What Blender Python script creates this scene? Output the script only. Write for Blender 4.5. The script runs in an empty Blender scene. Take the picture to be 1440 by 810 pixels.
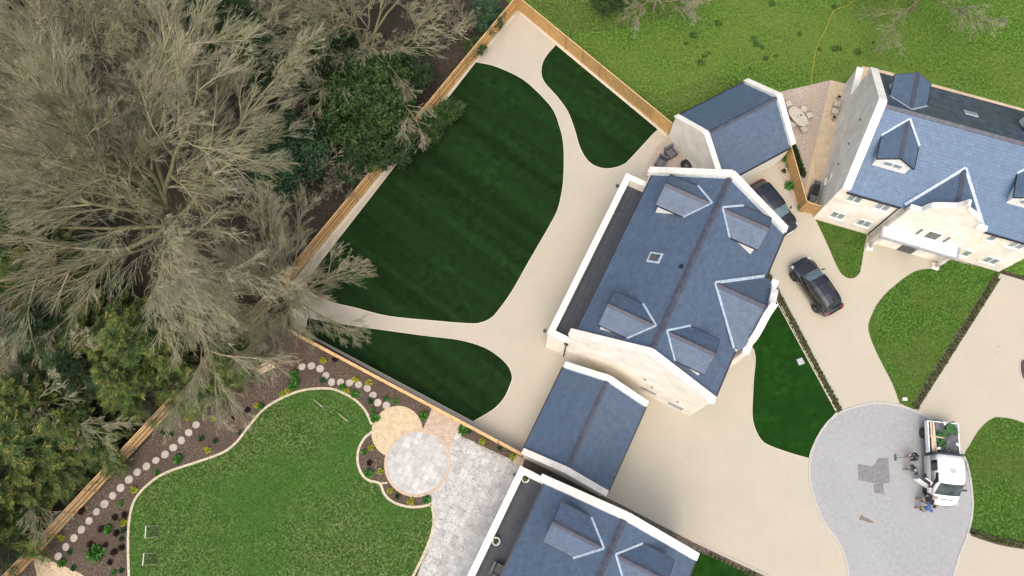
import bpy, bmesh, math, random
import numpy as np
from mathutils import Vector, Matrix

random.seed(7)
rng = np.random.default_rng(11)
S = bpy.context.scene
COL = S.collection

# ------------------------------------------------------------------ camera, sky, sun, exposure
CAM_H = 55.0
FOC = 1075.3
NAD = (736.7, 735.8)
_n = np.array([(NAD[0]-720)/FOC, -(NAD[1]-405)/FOC, -1.0]); _n /= np.linalg.norm(_n)
_up = -_n
_X = np.array([1.0, 0, 0]); _X -= _X.dot(_up)*_up; _X /= np.linalg.norm(_X)
_Y = np.cross(_up, _X)
RW = np.array([_X, _Y, _up])
cam_data = bpy.data.cameras.new('camera')
cam_data.sensor_width = 36.0
cam_data.lens = 36.0*FOC/1440
cam_data.clip_end = 2000
cam = bpy.data.objects.new('camera', cam_data)
COL.objects.link(cam)
cam.matrix_world = Matrix.Translation((0, 0, CAM_H)) @ Matrix(RW.tolist()).to_4x4()
S.camera = cam

SUN_EL, SUN_AZ = 63.0, 192.0          # azimuth clockwise from +Y
W = bpy.data.worlds.new('World'); S.world = W
W.use_nodes = True
nt = W.node_tree
sky = nt.nodes.new('ShaderNodeTexSky')
sky.sky_type = 'NISHITA'; sky.sun_disc = False
sky.sun_elevation = math.radians(SUN_EL); sky.sun_rotation = math.radians(SUN_AZ)
sky.air_density = 1.2; sky.dust_density = 9.0; sky.ozone_density = 1.0
bg = nt.nodes['Background']
nt.links.new(sky.outputs[0], bg.inputs[0])
bg.inputs[1].default_value = 0.15
sl = bpy.data.lights.new('sun', 'SUN')
sl.energy = 0.62; sl.angle = math.radians(90); sl.color = (0.86, 0.94, 1.0)
sun = bpy.data.objects.new('sun', sl); COL.objects.link(sun)
_a, _e = math.radians(SUN_AZ), math.radians(SUN_EL)
sd = Vector((math.sin(_a)*math.cos(_e), math.cos(_a)*math.cos(_e), math.sin(_e)))
sun.rotation_euler = sd.to_track_quat('Z', 'Y').to_euler()
sun.location = (0, 0, 60)
S.view_settings.view_transform = 'Standard'
S.view_settings.look = 'None'
S.view_settings.gamma = 1.0
S.view_settings.exposure = 0.52

# ------------------------------------------------------------------ survey: plan position of a surveyed point at height z
def G(x, y, z=0.0):
    r = RW @ np.array([(x-720)/FOC, -(y-405)/FOC, -1.0])
    t = (z-CAM_H)/r[2]
    return Vector((r[0]*t, r[1]*t, z))

# ------------------------------------------------------------------ materials
MATS = {}
def srgb(r, g, b):
    f = lambda c: (c/255)/12.92 if c/255 <= 0.04045 else ((c/255+0.055)/1.055)**2.4
    return (f(r), f(g), f(b), 1)

def mat(name, c1, c2=None, rough=0.8, scale=3.0, detail=6, bump=0.0, bscale=None, c3=None, s3=0.15, spec=0.5,
        metallic=0.0, brick=None, rand=0.0, streak=None, contrast=(0.35, 0.65), alpha=None, coat=0.0, bdist=0.02, grain=0.25):
    """two-tone noise material, optional slow third tone, optional brick/slate courses on UV in metres"""
    m = bpy.data.materials.new(name); m.use_nodes = True
    n = m.node_tree; L = n.links; b = n.nodes['Principled BSDF']
    b.inputs['Roughness'].default_value = rough
    b.inputs['Metallic'].default_value = metallic
    b.inputs['Specular IOR Level'].default_value = spec
    if coat: b.inputs['Coat Weight'].default_value = coat; b.inputs['Coat Roughness'].default_value = 0.05
    c1 = tuple(c1)[:3]+(1,)
    c2 = tuple(c2)[:3]+(1,) if c2 else c1
    geo = n.nodes.new('ShaderNodeNewGeometry')
    def noise(sc, det, vec=None, rg=0.6):
        t = n.nodes.new('ShaderNodeTexNoise'); t.inputs['Scale'].default_value = sc
        t.inputs['Detail'].default_value = det; t.inputs['Roughness'].default_value = rg
        L.new(vec if vec else geo.outputs['Position'], t.inputs['Vector']); return t
    def ramp(fac, a, bb, lo, hi):
        r = n.nodes.new('ShaderNodeValToRGB'); r.color_ramp.elements[0].position = lo; r.color_ramp.elements[1].position = hi
        r.color_ramp.elements[0].color = a; r.color_ramp.elements[1].color = bb
        L.new(fac, r.inputs[0]); return r.outputs[0]
    vec = None
    if streak:
        uv = n.nodes.new('ShaderNodeUVMap')
        mp = n.nodes.new('ShaderNodeMapping'); mp.inputs['Scale'].default_value = (streak[0], streak[1], 1)
        L.new(uv.outputs[0], mp.inputs[0]); vec = mp.outputs[0]
    nz = noise(scale, detail, vec)
    col = ramp(nz.outputs['Fac'], c1, c2, *contrast)
    def mix(f, a, bb, mode='MIX'):
        x = n.nodes.new('ShaderNodeMix'); x.data_type = 'RGBA'; x.blend_type = mode
        if isinstance(f, float): x.inputs[0].default_value = f
        else: L.new(f, x.inputs[0])
        for k, q in ((6, a), (7, bb)):
            if isinstance(q, tuple): x.inputs[k].default_value = q
            else: L.new(q, x.inputs[k])
        return x.outputs[2]
    if c3:
        n3 = noise(s3, 3)
        r3 = ramp(n3.outputs['Fac'], (0, 0, 0, 1), (1, 1, 1, 1), 0.42, 0.62)
        col = mix(r3, col, tuple(c3)[:3]+(1,))
        # keep the fine grain on top of the slow tone
        col = mix(0.5, col, ramp(nz.outputs['Fac'], (1-grain,)*3+(1,), (1+grain,)*3+(1,), *contrast), 'MULTIPLY')
    bh = nz.outputs['Fac']
    if brick:
        uv = n.nodes.new('ShaderNodeUVMap')
        bt = n.nodes.new('ShaderNodeTexBrick')
        bt.inputs['Scale'].default_value = 1.0
        bt.inputs['Brick Width'].default_value = brick[0]; bt.inputs['Row Height'].default_value = brick[1]
        bt.inputs['Mortar Size'].default_value = brick[2]; bt.inputs['Mortar Smooth'].default_value = 0.3
        bt.inputs['Bias'].default_value = 0.0
        v = brick[3]
        bt.inputs['Color1'].default_value = (1-v, 1-v, 1-v, 1); bt.inputs['Color2'].default_value = (1+v, 1+v, 1+v, 1)
        mv = brick[4]
        bt.inputs['Mortar'].default_value = (mv, mv, mv, 1)
        L.new(uv.outputs[0], bt.inputs['Vector'])
        col = mix(1.0, col, bt.outputs['Color'], 'MULTIPLY')
        inv = n.nodes.new('ShaderNodeMath'); inv.operation = 'MULTIPLY_ADD'; inv.inputs[1].default_value = -1.0; 
        L.new(bt.outputs['Fac'], inv.inputs[0]); L.new(nz.outputs['Fac'], inv.inputs[2]); bh = inv.outputs[0]
    if rand:
        oi = n.nodes.new('ShaderNodeObjectInfo')
        rr = ramp(oi.outputs['Random'], (1-rand,)*3+(1,), (1+rand,)*3+(1,), 0, 1)
        col = mix(1.0, col, rr, 'MULTIPLY')
    L.new(col, b.inputs['Base Color'])
    if bump:
        bp = n.nodes.new('ShaderNodeBump'); bp.inputs['Strength'].default_value = bump; bp.inputs['Distance'].default_value = bdist
        if bscale: bh = noise(bscale, 4).outputs['Fac']
        L.new(bh, bp.inputs['Height']); L.new(bp.outputs[0], b.inputs['Normal'])
    MATS[name] = m
    return m

def banding(m, ang, lo=0.78, hi=1.25):
    """faint pile-direction bands across a rolled-out carpet"""
    n = m.node_tree; L = n.links; b = n.nodes['Principled BSDF']; src = b.inputs['Base Color'].links[0].from_socket
    geo = n.nodes.new('ShaderNodeNewGeometry'); mp = n.nodes.new('ShaderNodeMapping'); mp.vector_type = 'TEXTURE'
    mp.inputs['Rotation'].default_value = (0, 0, -ang); mp.inputs['Scale'].default_value = (40, 0.9, 1)
    L.new(geo.outputs['Position'], mp.inputs[0])
    t = n.nodes.new('ShaderNodeTexNoise'); t.inputs['Scale'].default_value = 1.0; t.inputs['Detail'].default_value = 4; L.new(mp.outputs[0], t.inputs['Vector'])
    r = n.nodes.new('ShaderNodeValToRGB'); r.color_ramp.elements[0].position = .35; r.color_ramp.elements[1].position = .65
    r.color_ramp.elements[0].color = (lo, lo, lo, 1); r.color_ramp.elements[1].color = (hi, hi, hi, 1); L.new(t.outputs['Fac'], r.inputs[0])
    x = n.nodes.new('ShaderNodeMix'); x.data_type = 'RGBA'; x.blend_type = 'MULTIPLY'; x.inputs[0].default_value = 1.0
    L.new(src, x.inputs[6]); L.new(r.outputs[0], x.inputs[7]); L.new(x.outputs[2], b.inputs['Base Color'])

def leafmat(name, c1, c2, scale=1.2, rough=0.6, c3=None, s3=0.5, transl=0.15):
    m = mat(name, c1, c2, rough=rough, scale=scale, detail=5, c3=c3, s3=s3, spec=0.3)
    return m

M_litter = mat('leaf_litter', (0.020, 0.016, 0.011), (0.070, 0.052, 0.036), 0.95, 5, 10, 0.8, None, (0.020, 0.022, 0.011), 0.25)
M_resin = mat('resin_gravel', (0.382, 0.348, 0.282), (0.424, 0.388, 0.318), 0.85, 26, 8, 0.06, None, (0.382, 0.354, 0.288), 0.35, grain=.16)
M_resin_edge = mat('resin_edging', (0.46, 0.42, 0.34), (0.55, 0.51, 0.42), 0.8, 8)
M_asphalt = mat('pale_asphalt', (0.268, 0.277, 0.290), (0.290, 0.301, 0.314), 0.85, 4, 10, 0.05, None, (0.300, 0.311, 0.323), 0.18, grain=.10)
M_patch = mat('asphalt_patch', (0.13, 0.13, 0.14), (0.23, 0.23, 0.245), 0.9, 9, 10, 0.3)
M_kerb = mat('kerb_stone', (0.36, 0.355, 0.34), (0.44, 0.43, 0.41), 0.85, 6)
M_turf = mat('artificial_turf', (0.0060, 0.0190, 0.0048), (0.0100, 0.0300, 0.0072), 0.85, 1.6, 9, 0.25, 60, (0.0078, 0.0240, 0.0058), 0.3, spec=0.06, contrast=(0.3, 0.7))
banding(M_turf, math.radians(38))
M_turf2 = mat('artificial_turf_bright', (0.0065, 0.030, 0.0035), (0.012, 0.052, 0.006), 0.85, 1.6, 9, 0.25, 60, (0.0075, 0.034, 0.0040), 0.3, spec=0.06, contrast=(0.3, 0.7))
M_lawn = mat('mown_grass', (0.018, 0.066, 0.007), (0.090, 0.175, 0.028), 0.9, 7.0, 12, 0.5, 30, (0.070, 0.118, 0.022), 0.20, spec=0.15, grain=.5, contrast=(0.36, 0.66))
M_lawn2 = mat('worn_grass', (0.016, 0.068, 0.006), (0.150, 0.205, 0.068), 0.9, 8.0, 12, 0.5, 30, (0.046, 0.120, 0.018), 0.13, spec=0.15, grain=.45, contrast=(0.40, 0.68))
M_lawn3 = mat('back_grass', (0.026, 0.088, 0.010), (0.125, 0.200, 0.034), 0.9, 5.0, 12, 0.5, 30, (0.095, 0.155, 0.028), 0.12, spec=0.15, grain=.4, contrast=(0.36, 0.68))
M_mulch = mat('bark_mulch', (0.036, 0.026, 0.018), (0.170, 0.130, 0.098), 0.95, 9, 12, 0.9, None, (0.070, 0.052, 0.038), 0.4, grain=.5, contrast=(0.38, 0.68))
M_soil = mat('dark_soil', (0.045, 0.036, 0.03), (0.14, 0.115, 0.095), 0.95, 7, 12, 0.8, contrast=(0.38, 0.65))
M_gravel = mat('pinkish_gravel', (0.25, 0.205, 0.17), (0.50, 0.43, 0.37), 0.9, 14, 12, 0.6, None, (0.36, 0.30, 0.25), 0.5, contrast=(0.38, 0.65))
M_flag = mat('sandstone_paving', (0.44, 0.35, 0.235), (0.54, 0.435, 0.30), 0.85, 2, 8, 0.1, brick=(0.9, 0.6, 0.008, 0.05, 0.88))
M_slab = mat('grey_stone_slab', (0.36, 0.365, 0.365), (0.49, 0.495, 0.49), 0.75, 2.2, 10, 0.2, rand=0.13, contrast=(0.36, 0.66))
M_joint = mat('paving_joint', (0.29, 0.28, 0.26), (0.35, 0.335, 0.31), 0.9, 8)
M_tan = mat('tan_block', (0.46, 0.37, 0.235), (0.56, 0.465, 0.31), 0.85, 3, 8, 0.25, brick=(0.21, 0.105, 0.008, 0.08, 0.75))
M_pink = mat('pink_block', (0.38, 0.305, 0.24), (0.47, 0.385, 0.31), 0.85, 3, 8, 0.25, brick=(0.21, 0.21, 0.008, 0.09, 0.8))
M_ring = mat('ring_block', (0.42, 0.32, 0.24), (0.53, 0.43, 0.33), 0.85, 5, 8, 0.25)
M_step = mat('round_stone', (0.33, 0.30, 0.265), (0.43, 0.39, 0.345), 0.85, 6, 8, 0.3, rand=0.08)
M_edge = mat('lawn_edging', (0.42, 0.37, 0.27), (0.56, 0.50, 0.38), 0.85, 4, 8, 0.2)
M_wall = mat('limestone_wall', (0.775, 0.735, 0.655), (0.85, 0.825, 0.765), 0.85, 0.9, 10, 0.2, None, (0.80, 0.755, 0.665), 0.35, brick=(0.5, 0.225, 0.008, 0.035, 0.90), contrast=(0.3, 0.7))
M_cope = mat('coping_stone', (0.70, 0.665, 0.60), (0.84, 0.82, 0.77), 0.8, 1.6, 9, 0.15, rand=0.06, contrast=(0.34, 0.66))
M_slate = mat('blue_slate', (0.066, 0.102, 0.162), (0.082, 0.124, 0.192), 0.5, 2.5, 12, 0.35, None, (0.073, 0.112, 0.176), 0.12, spec=0.5, brick=(0.30, 0.22, 0.010, 0.085, 0.62), contrast=(0.25, 0.75))
M_slate_sheen = mat('slate_sky_sheen', (0.070, 0.126, 0.216), (0.088, 0.153, 0.256), 0.5, 2.5, 12, 0.35, None, (0.078, 0.138, 0.236), 0.12, spec=0.5, brick=(0.30, 0.22, 0.010, 0.085, 0.62), contrast=(0.25, 0.75))  # slate copy with sky reflection put into its colour, for the right house's front
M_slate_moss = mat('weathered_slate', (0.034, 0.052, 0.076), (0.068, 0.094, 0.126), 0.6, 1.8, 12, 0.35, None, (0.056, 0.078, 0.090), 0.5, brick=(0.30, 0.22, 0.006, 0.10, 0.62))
M_ridge = mat('ridge_tile', (0.050, 0.056, 0.082), (0.075, 0.083, 0.115), 0.55, 3, rand=0.12)
M_lead = mat('lead_flashing', (0.28, 0.36, 0.45), (0.46, 0.55, 0.64), 0.5, 5, 8)
M_white = mat('white_paint', (0.80, 0.80, 0.79), (0.84, 0.84, 0.83), 0.45, 3)
M_render = mat('white_render', (0.76, 0.75, 0.72), (0.82, 0.81, 0.78), 0.7, 3)
M_black = mat('black_plastic', (0.012, 0.012, 0.014), (0.02, 0.02, 0.022), 0.4, 5)
M_dark = mat('dark_grey_metal', (0.06, 0.065, 0.075), (0.10, 0.105, 0.115), 0.5, 5)
M_deck = mat('charcoal_decking', (0.036, 0.043, 0.056), (0.052, 0.060, 0.076), 0.6, 2.5, 8, 0.2, rand=0.14)
M_glass = mat('window_glass', (0.20, 0.27, 0.29), (0.30, 0.37, 0.38), 0.06, 2.2, 3, spec=0.9)
M_dglass = mat('dark_glass', (0.012, 0.014, 0.016), (0.03, 0.04, 0.045), 0.05, 2.0, 3, spec=0.9)
M_fence = mat('fence_timber', (0.40, 0.235, 0.085), (0.58, 0.375, 0.155), 0.8, 2.2, 8, 0.3, streak=(5, 0.6), rand=0.14)
M_fence2 = mat('fence_timber_aged', (0.36, 0.22, 0.10), (0.55, 0.36, 0.185), 0.85, 2.2, 8, 0.3, streak=(5, 0.6), rand=0.16)
M_rail = mat('fence_rail_timber', (0.50, 0.33, 0.16), (0.66, 0.46, 0.25), 0.8, 3, 8, 0.2)
M_wood = mat('pale_timber', (0.50, 0.40, 0.28), (0.64, 0.53, 0.39), 0.8, 4, 8, 0.2)
M_bark = mat('mossy_bark', (0.130, 0.128, 0.060), (0.26, 0.235, 0.135), 0.9, 3, 8, 0.5)
M_branch = mat('mossy_branch', (0.215, 0.205, 0.105), (0.36, 0.325, 0.205), 0.85, 0.8, 6)
M_twig = mat('pale_twig', (0.185, 0.160, 0.105), (0.36, 0.335, 0.215), 0.85, 0.5, 8, c3=(0.215, 0.240, 0.105), s3=.28)
M_twig3 = mat('bright_twig', (0.27, 0.25, 0.175), (0.47, 0.44, 0.33), 0.85, 0.7, 6)
M_branch2 = mat('dark_branch', (0.105, 0.095, 0.055), (0.20, 0.175, 0.105), 0.85, 0.8, 6)
M_twig2 = mat('brown_twig', (0.16, 0.115, 0.085), (0.28, 0.22, 0.165), 0.85, 0.6, 6)
M_yew = leafmat('feathery_conifer_leaf', (0.016, 0.045, 0.012), (0.110, 0.155, 0.034), 1.3, c3=(0.036, 0.080, 0.020), s3=0.6)
M_ever = leafmat('dark_evergreen_leaf', (0.012, 0.033, 0.009), (0.040, 0.080, 0.022), 1.2, c3=(0.020, 0.046, 0.014), s3=0.5)
M_blue = leafmat('blue_green_leaf', (0.016, 0.050, 0.020), (0.046, 0.105, 0.040), 1.3)
M_laurel = leafmat('laurel_leaf', (0.014, 0.042, 0.010), (0.055, 0.105, 0.026), 1.4)
M_green = leafmat('bright_green_leaf', (0.030, 0.120, 0.016), (0.075, 0.220, 0.035), 3)
M_yellow = leafmat('yellow_leaf', (0.20, 0.25, 0.018), (0.42, 0.44, 0.045), 3)
M_dkplant = leafmat('dark_bronze_leaf', (0.020, 0.012, 0.012), (0.050, 0.028, 0.026), 3)
M_hedge = leafmat('hedge_leaf', (0.035, 0.060, 0.015), (0.13, 0.135, 0.050), 4)
M_paint = mat('black_car_paint', (0.006, 0.007, 0.010), (0.007, 0.008, 0.011), 0.22, 1, coat=1.0, spec=0.6)
M_vanw = mat('white_van_paint', (0.78, 0.79, 0.80), (0.82, 0.83, 0.84), 0.3, 2, coat=0.4)
M_tyre = mat('tyre_rubber', (0.012, 0.012, 0.012), (0.02, 0.02, 0.02), 0.8, 8)
M_rim = mat('alloy_rim', (0.05, 0.05, 0.052), (0.09, 0.09, 0.095), 0.3, 3, metallic=0.8)
M_red = mat('red_lamp', (0.11, 0.006, 0.012), (0.16, 0.008, 0.016), 0.2, 3, coat=0.8)
M_lamp = mat('clear_lamp', (0.30, 0.33, 0.37), (0.45, 0.48, 0.52), 0.15, 3, coat=0.8)
M_rattan = mat('grey_rattan', (0.08, 0.085, 0.10), (0.15, 0.155, 0.175), 0.8, 20)
M_stoneware = mat('pale_stone_furniture', (0.40, 0.36, 0.31), (0.50, 0.46, 0.40), 0.8, 6)
M_hose = mat('yellow_hose', (0.42, 0.28, 0.03), (0.52, 0.36, 0.06), 0.5, 4)
M_skin = mat('skin', (0.42, 0.25, 0.17), (0.47, 0.29, 0.20), 0.6, 8)
M_navy = mat('navy_cloth', (0.010, 0.013, 0.026), (0.020, 0.024, 0.042), 0.9, 8)
M_greyc = mat('grey_cloth', (0.09, 0.09, 0.095), (0.14, 0.14, 0.145), 0.9, 8)
M_bluec = mat('blue_cloth', (0.04, 0.10, 0.24), (0.07, 0.15, 0.32), 0.9, 8)
M_khaki = mat('khaki_cloth', (0.20, 0.16, 0.11), (0.27, 0.22, 0.16), 0.9, 8)
M_hair = mat('hair_brown', (0.03, 0.02, 0.014), (0.05, 0.035, 0.025), 0.7, 20)
M_grhair = mat('hair_grey', (0.22, 0.21, 0.20), (0.32, 0.31, 0.30), 0.7, 20)
M_membrane = mat('grey_membrane', (0.075, 0.085, 0.095), (0.125, 0.135, 0.145), 0.7, 4)
M_offcut = mat('turf_offcut', (0.020, 0.075, 0.020), (0.045, 0.130, 0.035), 0.9, 8)
M_mesh = mat('drain_cover_metal', (0.30, 0.33, 0.36), (0.40, 0.43, 0.46), 0.5, 6)
M_stain = mat('brown_stain', (0.14, 0.115, 0.09), (0.20, 0.17, 0.14), 0.9, 6)
M_net = mat('dark_net', (0.03, 0.035, 0.03), (0.05, 0.055, 0.05), 0.9, 8)
M_cream = mat('cream_paint', (0.36, 0.35, 0.27), (0.46, 0.44, 0.34), 0.6, 4)

# ------------------------------------------------------------------ mesh helpers
class MB:
    def __init__(self): self.v = []; self.f = []; self.m = []
    def poly(self, pts, mi=0):
        i = len(self.v); self.v += [tuple(p) for p in pts]; self.f.append(tuple(range(i, i+len(pts)))); self.m.append(mi); return self
    def prism(self, pts, ext, mi=0):
        """closed prism: polygon (counter-clockwise seen against ext) swept along ext"""
        e = Vector(ext); n = len(pts); i = len(self.v)
        a = [Vector(p) for p in pts]
        self.v += [tuple(p) for p in a]+[tuple(p+e) for p in a]
        nrm = Vector((0, 0, 0))
        for k in range(n): nrm += a[k].cross(a[(k+1) % n])
        flip = nrm.dot(e) > 0
        bot = list(range(i, i+n)); top = list(range(i+n, i+2*n))
        if flip: bot = bot[::-1]
        else: top = top[::-1]
        self.f += [tuple(bot), tuple(top)]; self.m += [mi, mi]
        for k in range(n):
            q = (i+k, i+(k+1) % n, i+n+(k+1) % n, i+n+k)
            self.f.append(q if flip else q[::-1]); self.m.append(mi)
        return self
    def box(self, x0, x1, y0, y1, z0, z1, mi=0):
        return self.prism([(x0, y0, z0), (x1, y0, z0), (x1, y1, z0), (x0, y1, z0)], (0, 0, z1-z0), mi)
    def bar(self, p, q, w, h, up=(0, 0, 1), mi=0):
        p, q = Vector(p), Vector(q); d = (q-p).normalized(); u = Vector(up); s = d.cross(u)
        if s.length < 1e-5: s = d.cross(Vector((1, 0, 0)))
        s.normalize(); u = s.cross(d)
        c = [p+s*w/2-u*h/2, p-s*w/2-u*h/2, p-s*w/2+u*h/2, p+s*w/2+u*h/2]
        return self.prism(c, q-p, mi)
    def tube(self, pts, rad, n=8, mi=0, cap=True):
        pts = [Vector(p) for p in pts]
        if not isinstance(rad, (list, tuple)): rad = [rad]*len(pts)
        rings = []
        ref = None
        for k, p in enumerate(pts):
            d = (pts[min(k+1, len(pts)-1)]-pts[max(k-1, 0)]).normalized()
            if ref is None: ref = d.cross(Vector((0.13, 0.31, 0.94)) if abs(d.z) < 0.9 else Vector((1, 0, 0))).normalized()
            s = (ref-d*ref.dot(d)).normalized(); ref = s; u = d.cross(s)
            i = len(self.v)
            self.v += [tuple(p+(s*math.cos(2*math.pi*j/n)+u*math.sin(2*math.pi*j/n))*rad[k]) for j in range(n)]
            rings.append(i)
        for a, b in zip(rings, rings[1:]):
            for j in range(n):
                self.f.append((a+j, a+(j+1) % n, b+(j+1) % n, b+j)); self.m.append(mi)
        if cap:
            self.f.append(tuple(rings[0]+j for j in range(n))[::-1]); self.m.append(mi)
            self.f.append(tuple(rings[-1]+j for j in range(n))); self.m.append(mi)
        return self
    def lathe(self, prof, n=16, c=(0, 0, 0), mi=0):
        i = len(self.v)
        for r, z in prof:
            self.v += [(c[0]+r*math.cos(2*math.pi*j/n), c[1]+r*math.sin(2*math.pi*j/n), c[2]+z) for j in range(n)]
        for k in range(len(prof)-1):
            for j in range(n):
                self.f.append((i+k*n+j, i+k*n+(j+1) % n, i+(k+1)*n+(j+1) % n, i+(k+1)*n+j)); self.m.append(mi)
        self.f.append(tuple(i+j for j in range(n))[::-1]); self.m.append(mi)
        self.f.append(tuple(i+(len(prof)-1)*n+j for j in range(n))); self.m.append(mi)
        return self
    def loft(self, rings, mi=0, cap=True):
        n = len(rings[0]); i = len(self.v)
        for r in rings: self.v += [tuple(p) for p in r]
        for k in range(len(rings)-1):
            for j in range(n):
                self.f.append((i+k*n+j, i+k*n+(j+1) % n, i+(k+1)*n+(j+1) % n, i+(k+1)*n+j)); self.m.append(mi)
        if cap:
            self.f.append(tuple(i+j for j in range(n))[::-1]); self.m.append(mi)
            self.f.append(tuple(i+(len(rings)-1)*n+j for j in range(n))); self.m.append(mi)
        return self
    def mesh(self, name, mats, smooth=False):
        me = bpy.data.meshes.new(name)
        me.from_pydata(self.v, [], self.f)
        for m in (mats if isinstance(mats, (list, tuple)) else [mats]): me.materials.append(m)
        uv = me.uv_layers.new(name='UVMap')
        for p, mi in zip(me.polygons, self.m):
            p.material_index = mi; p.use_smooth = smooth
            nz = p.normal
            if abs(nz.z) > 0.98: u = Vector((1, 0, 0)); v = Vector((0, 1, 0))
            else: u = Vector((0, 0, 1)).cross(nz).normalized(); v = nz.cross(u)
            for li in p.loop_indices:
                co = me.vertices[me.loops[li].vertex_index].co
                uv.data[li].uv = (co.dot(u), co.dot(v))
        return me
    def build(self, name, mats, parent=None, smooth=False):
        return place(name, self.mesh(name, mats, smooth), parent)

def place(name, me, parent=None, mw=None):
    o = bpy.data.objects.new(name, me); COL.objects.link(o)
    if parent: o.parent = parent
    if mw is not None: o.matrix_local = mw
    return o

def tag(o, label=None, cat=None, group=None, kind=None):
    if label: o['label'] = label
    if cat: o['category'] = cat
    if group: o['group'] = group
    if kind: o['kind'] = kind
    return o

def empty(name, loc, rz=0.0, label=None, cat=None, group=None):
    o = bpy.data.objects.new(name, None); COL.objects.link(o)
    o.empty_display_size = 0.3
    o.location = loc; o.rotation_euler = (0, 0, rz)
    return tag(o, label, cat, group)

def fast_mesh(name, V, F, mats, mi=None):
    """numpy vertices (n,3) and faces (m,k) to a mesh"""
    me = bpy.data.meshes.new(name)
    V = np.asarray(V, np.float32); F = np.asarray(F, np.int32); k = F.shape[1]
    me.vertices.add(len(V)); me.vertices.foreach_set('co', V.ravel())
    me.loops.add(F.size); me.loops.foreach_set('vertex_index', F.ravel())
    me.polygons.add(len(F)); me.polygons.foreach_set('loop_start', np.arange(0, F.size, k, dtype=np.int32))
    me.polygons.foreach_set('loop_total', np.full(len(F), k, np.int32))
    for m in (mats if isinstance(mats, (list, tuple)) else [mats]): me.materials.append(m)
    if mi is not None: me.polygons.foreach_set('material_index', np.asarray(mi, np.int32))
    me.update(calc_edges=True)
    return me

def catmull(pts, closed=False, sub=6, corners=()):
    """smooth curve through plan points; indices in corners stay sharp"""
    P = [Vector(p) for p in pts]; n = len(P); out = []
    rngk = range(n if closed else n-1)
    for k in rngk:
        p1, p2 = P[k], P[(k+1) % n]
        p0 = P[(k-1) % n] if (closed or k > 0) else p1
        p3 = P[(k+2) % n] if (closed or k < n-2) else p2
        if k in corners: p0 = p1
        if (k+1) % n in corners: p3 = p2
        if k in corners and (k+1) % n in corners: out.append(p1); continue
        for s in range(sub):
            t = s/sub
            out.append(0.5*((2*p1)+(p2-p0)*t+(2*p0-5*p1+4*p2-p3)*t*t+(3*p1-p0-3*p2+p3)*t**3))
    if not closed: out.append(P[-1])
    return out

def plan(pts, z=0.0): return [G(x, y, z) for x, y in pts]

def sheet(name, pts, z, m, thick=0.0, parent=None, kind='structure'):
    pts = [Vector((p[0], p[1], 0)) for p in pts]
    area = sum(pts[i].x*pts[(i+1) % len(pts)].y-pts[(i+1) % len(pts)].x*pts[i].y for i in range(len(pts)))
    if area < 0: pts = pts[::-1]
    mb = MB()
    if thick: mb.prism([(p.x, p.y, z-thick) for p in pts], (0, 0, thick))
    else: mb.poly([(p.x, p.y, z) for p in pts])
    o = mb.build(name, m, parent)
    if parent is None: o['kind'] = kind
    return o

def ribbon(name, path, w, z0, z1, m, parent=None, closed=False):
    path = [Vector((p[0], p[1], 0)) for p in path]; n = len(path)
    L = []; R = []
    for k in range(n):
        a = path[(k-1) % n] if (closed or k) else path[0]; b = path[(k+1) % n] if (closed or k < n-1) else path[-1]
        d = (b-a).normalized(); s = Vector((-d.y, d.x, 0))*w/2
        L.append(path[k]+s); R.append(path[k]-s)
    rings = [[(R[k].x, R[k].y, z0), (L[k].x, L[k].y, z0), (L[k].x, L[k].y, z1), (R[k].x, R[k].y, z1)] for k in range(n)]
    if closed: rings.append(rings[0])
    mb = MB().loft(rings, cap=not closed)
    return mb.build(name, m, parent)

def structure_ribbon(*a, **k):
    o = ribbon(*a, **k); o['kind'] = 'structure'; return o

def inside(p, poly):
    x, y = p[0], p[1]; c = False; n = len(poly); j = n-1
    for i in range(n):
        a, b = poly[i], poly[j]
        if (a[1] > y) != (b[1] > y) and x < (b[0]-a[0])*(y-a[1])/(b[1]-a[1])+a[0]: c = not c
        j = i
    return c

def inside_np(P, poly):
    Q = np.array([(p[0], p[1]) for p in poly]); x, y = P[:, 0], P[:, 1]; c = np.zeros(len(P), bool)
    j = len(Q)-1
    for i in range(len(Q)):
        a, b = Q[i], Q[j]
        if a[1] != b[1]:
            t = ((a[1] > y) != (b[1] > y)) & (x < (b[0]-a[0])*(y-a[1])/(b[1]-a[1])+a[0]); c ^= t
        j = i
    return c

# ================================================================== THE SETTING
g = MB().poly([(-600, -600, 0), (600, -600, 0), (600, 600, 0), (-600, 600, 0)]).build('ground', M_litter)
g['kind'] = 'structure'

# fence lines (surveyed at ground level)
F_TOP = G(727, 13)
F_NE = G(940, 189)
F_W1 = G(398, 410)
F_W2 = G(268, 556)
F_W3 = G(-40, 880)
F_D0 = G(418, 472)
F_D1 = G(735, 641)

back_poly = [F_TOP+(F_NE-F_TOP).normalized()*-14, F_NE, G(948, 190), G(1010, 250), G(1120, 250), G(1160, 300), G(1600, 440), Vector((120, 40, 0)), Vector((120, 130, 0)), Vector((-6, 130, 0))]
sheet('back_lawn', back_poly, 0.004, M_lawn3)

drive_poly = [F_TOP, F_NE] + plan([(1000, 225), (1100, 215), (1123, 296), (1148, 304), (1404, 384), (1500, 412), (2000, 560), (2000, 1100), (1000, 1100), (770, 680), (735, 641)]) + [F_D1] + plan([(418, 470), (398, 412)])
sheet('driveway', drive_poly, 0.010, M_resin)

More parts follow.
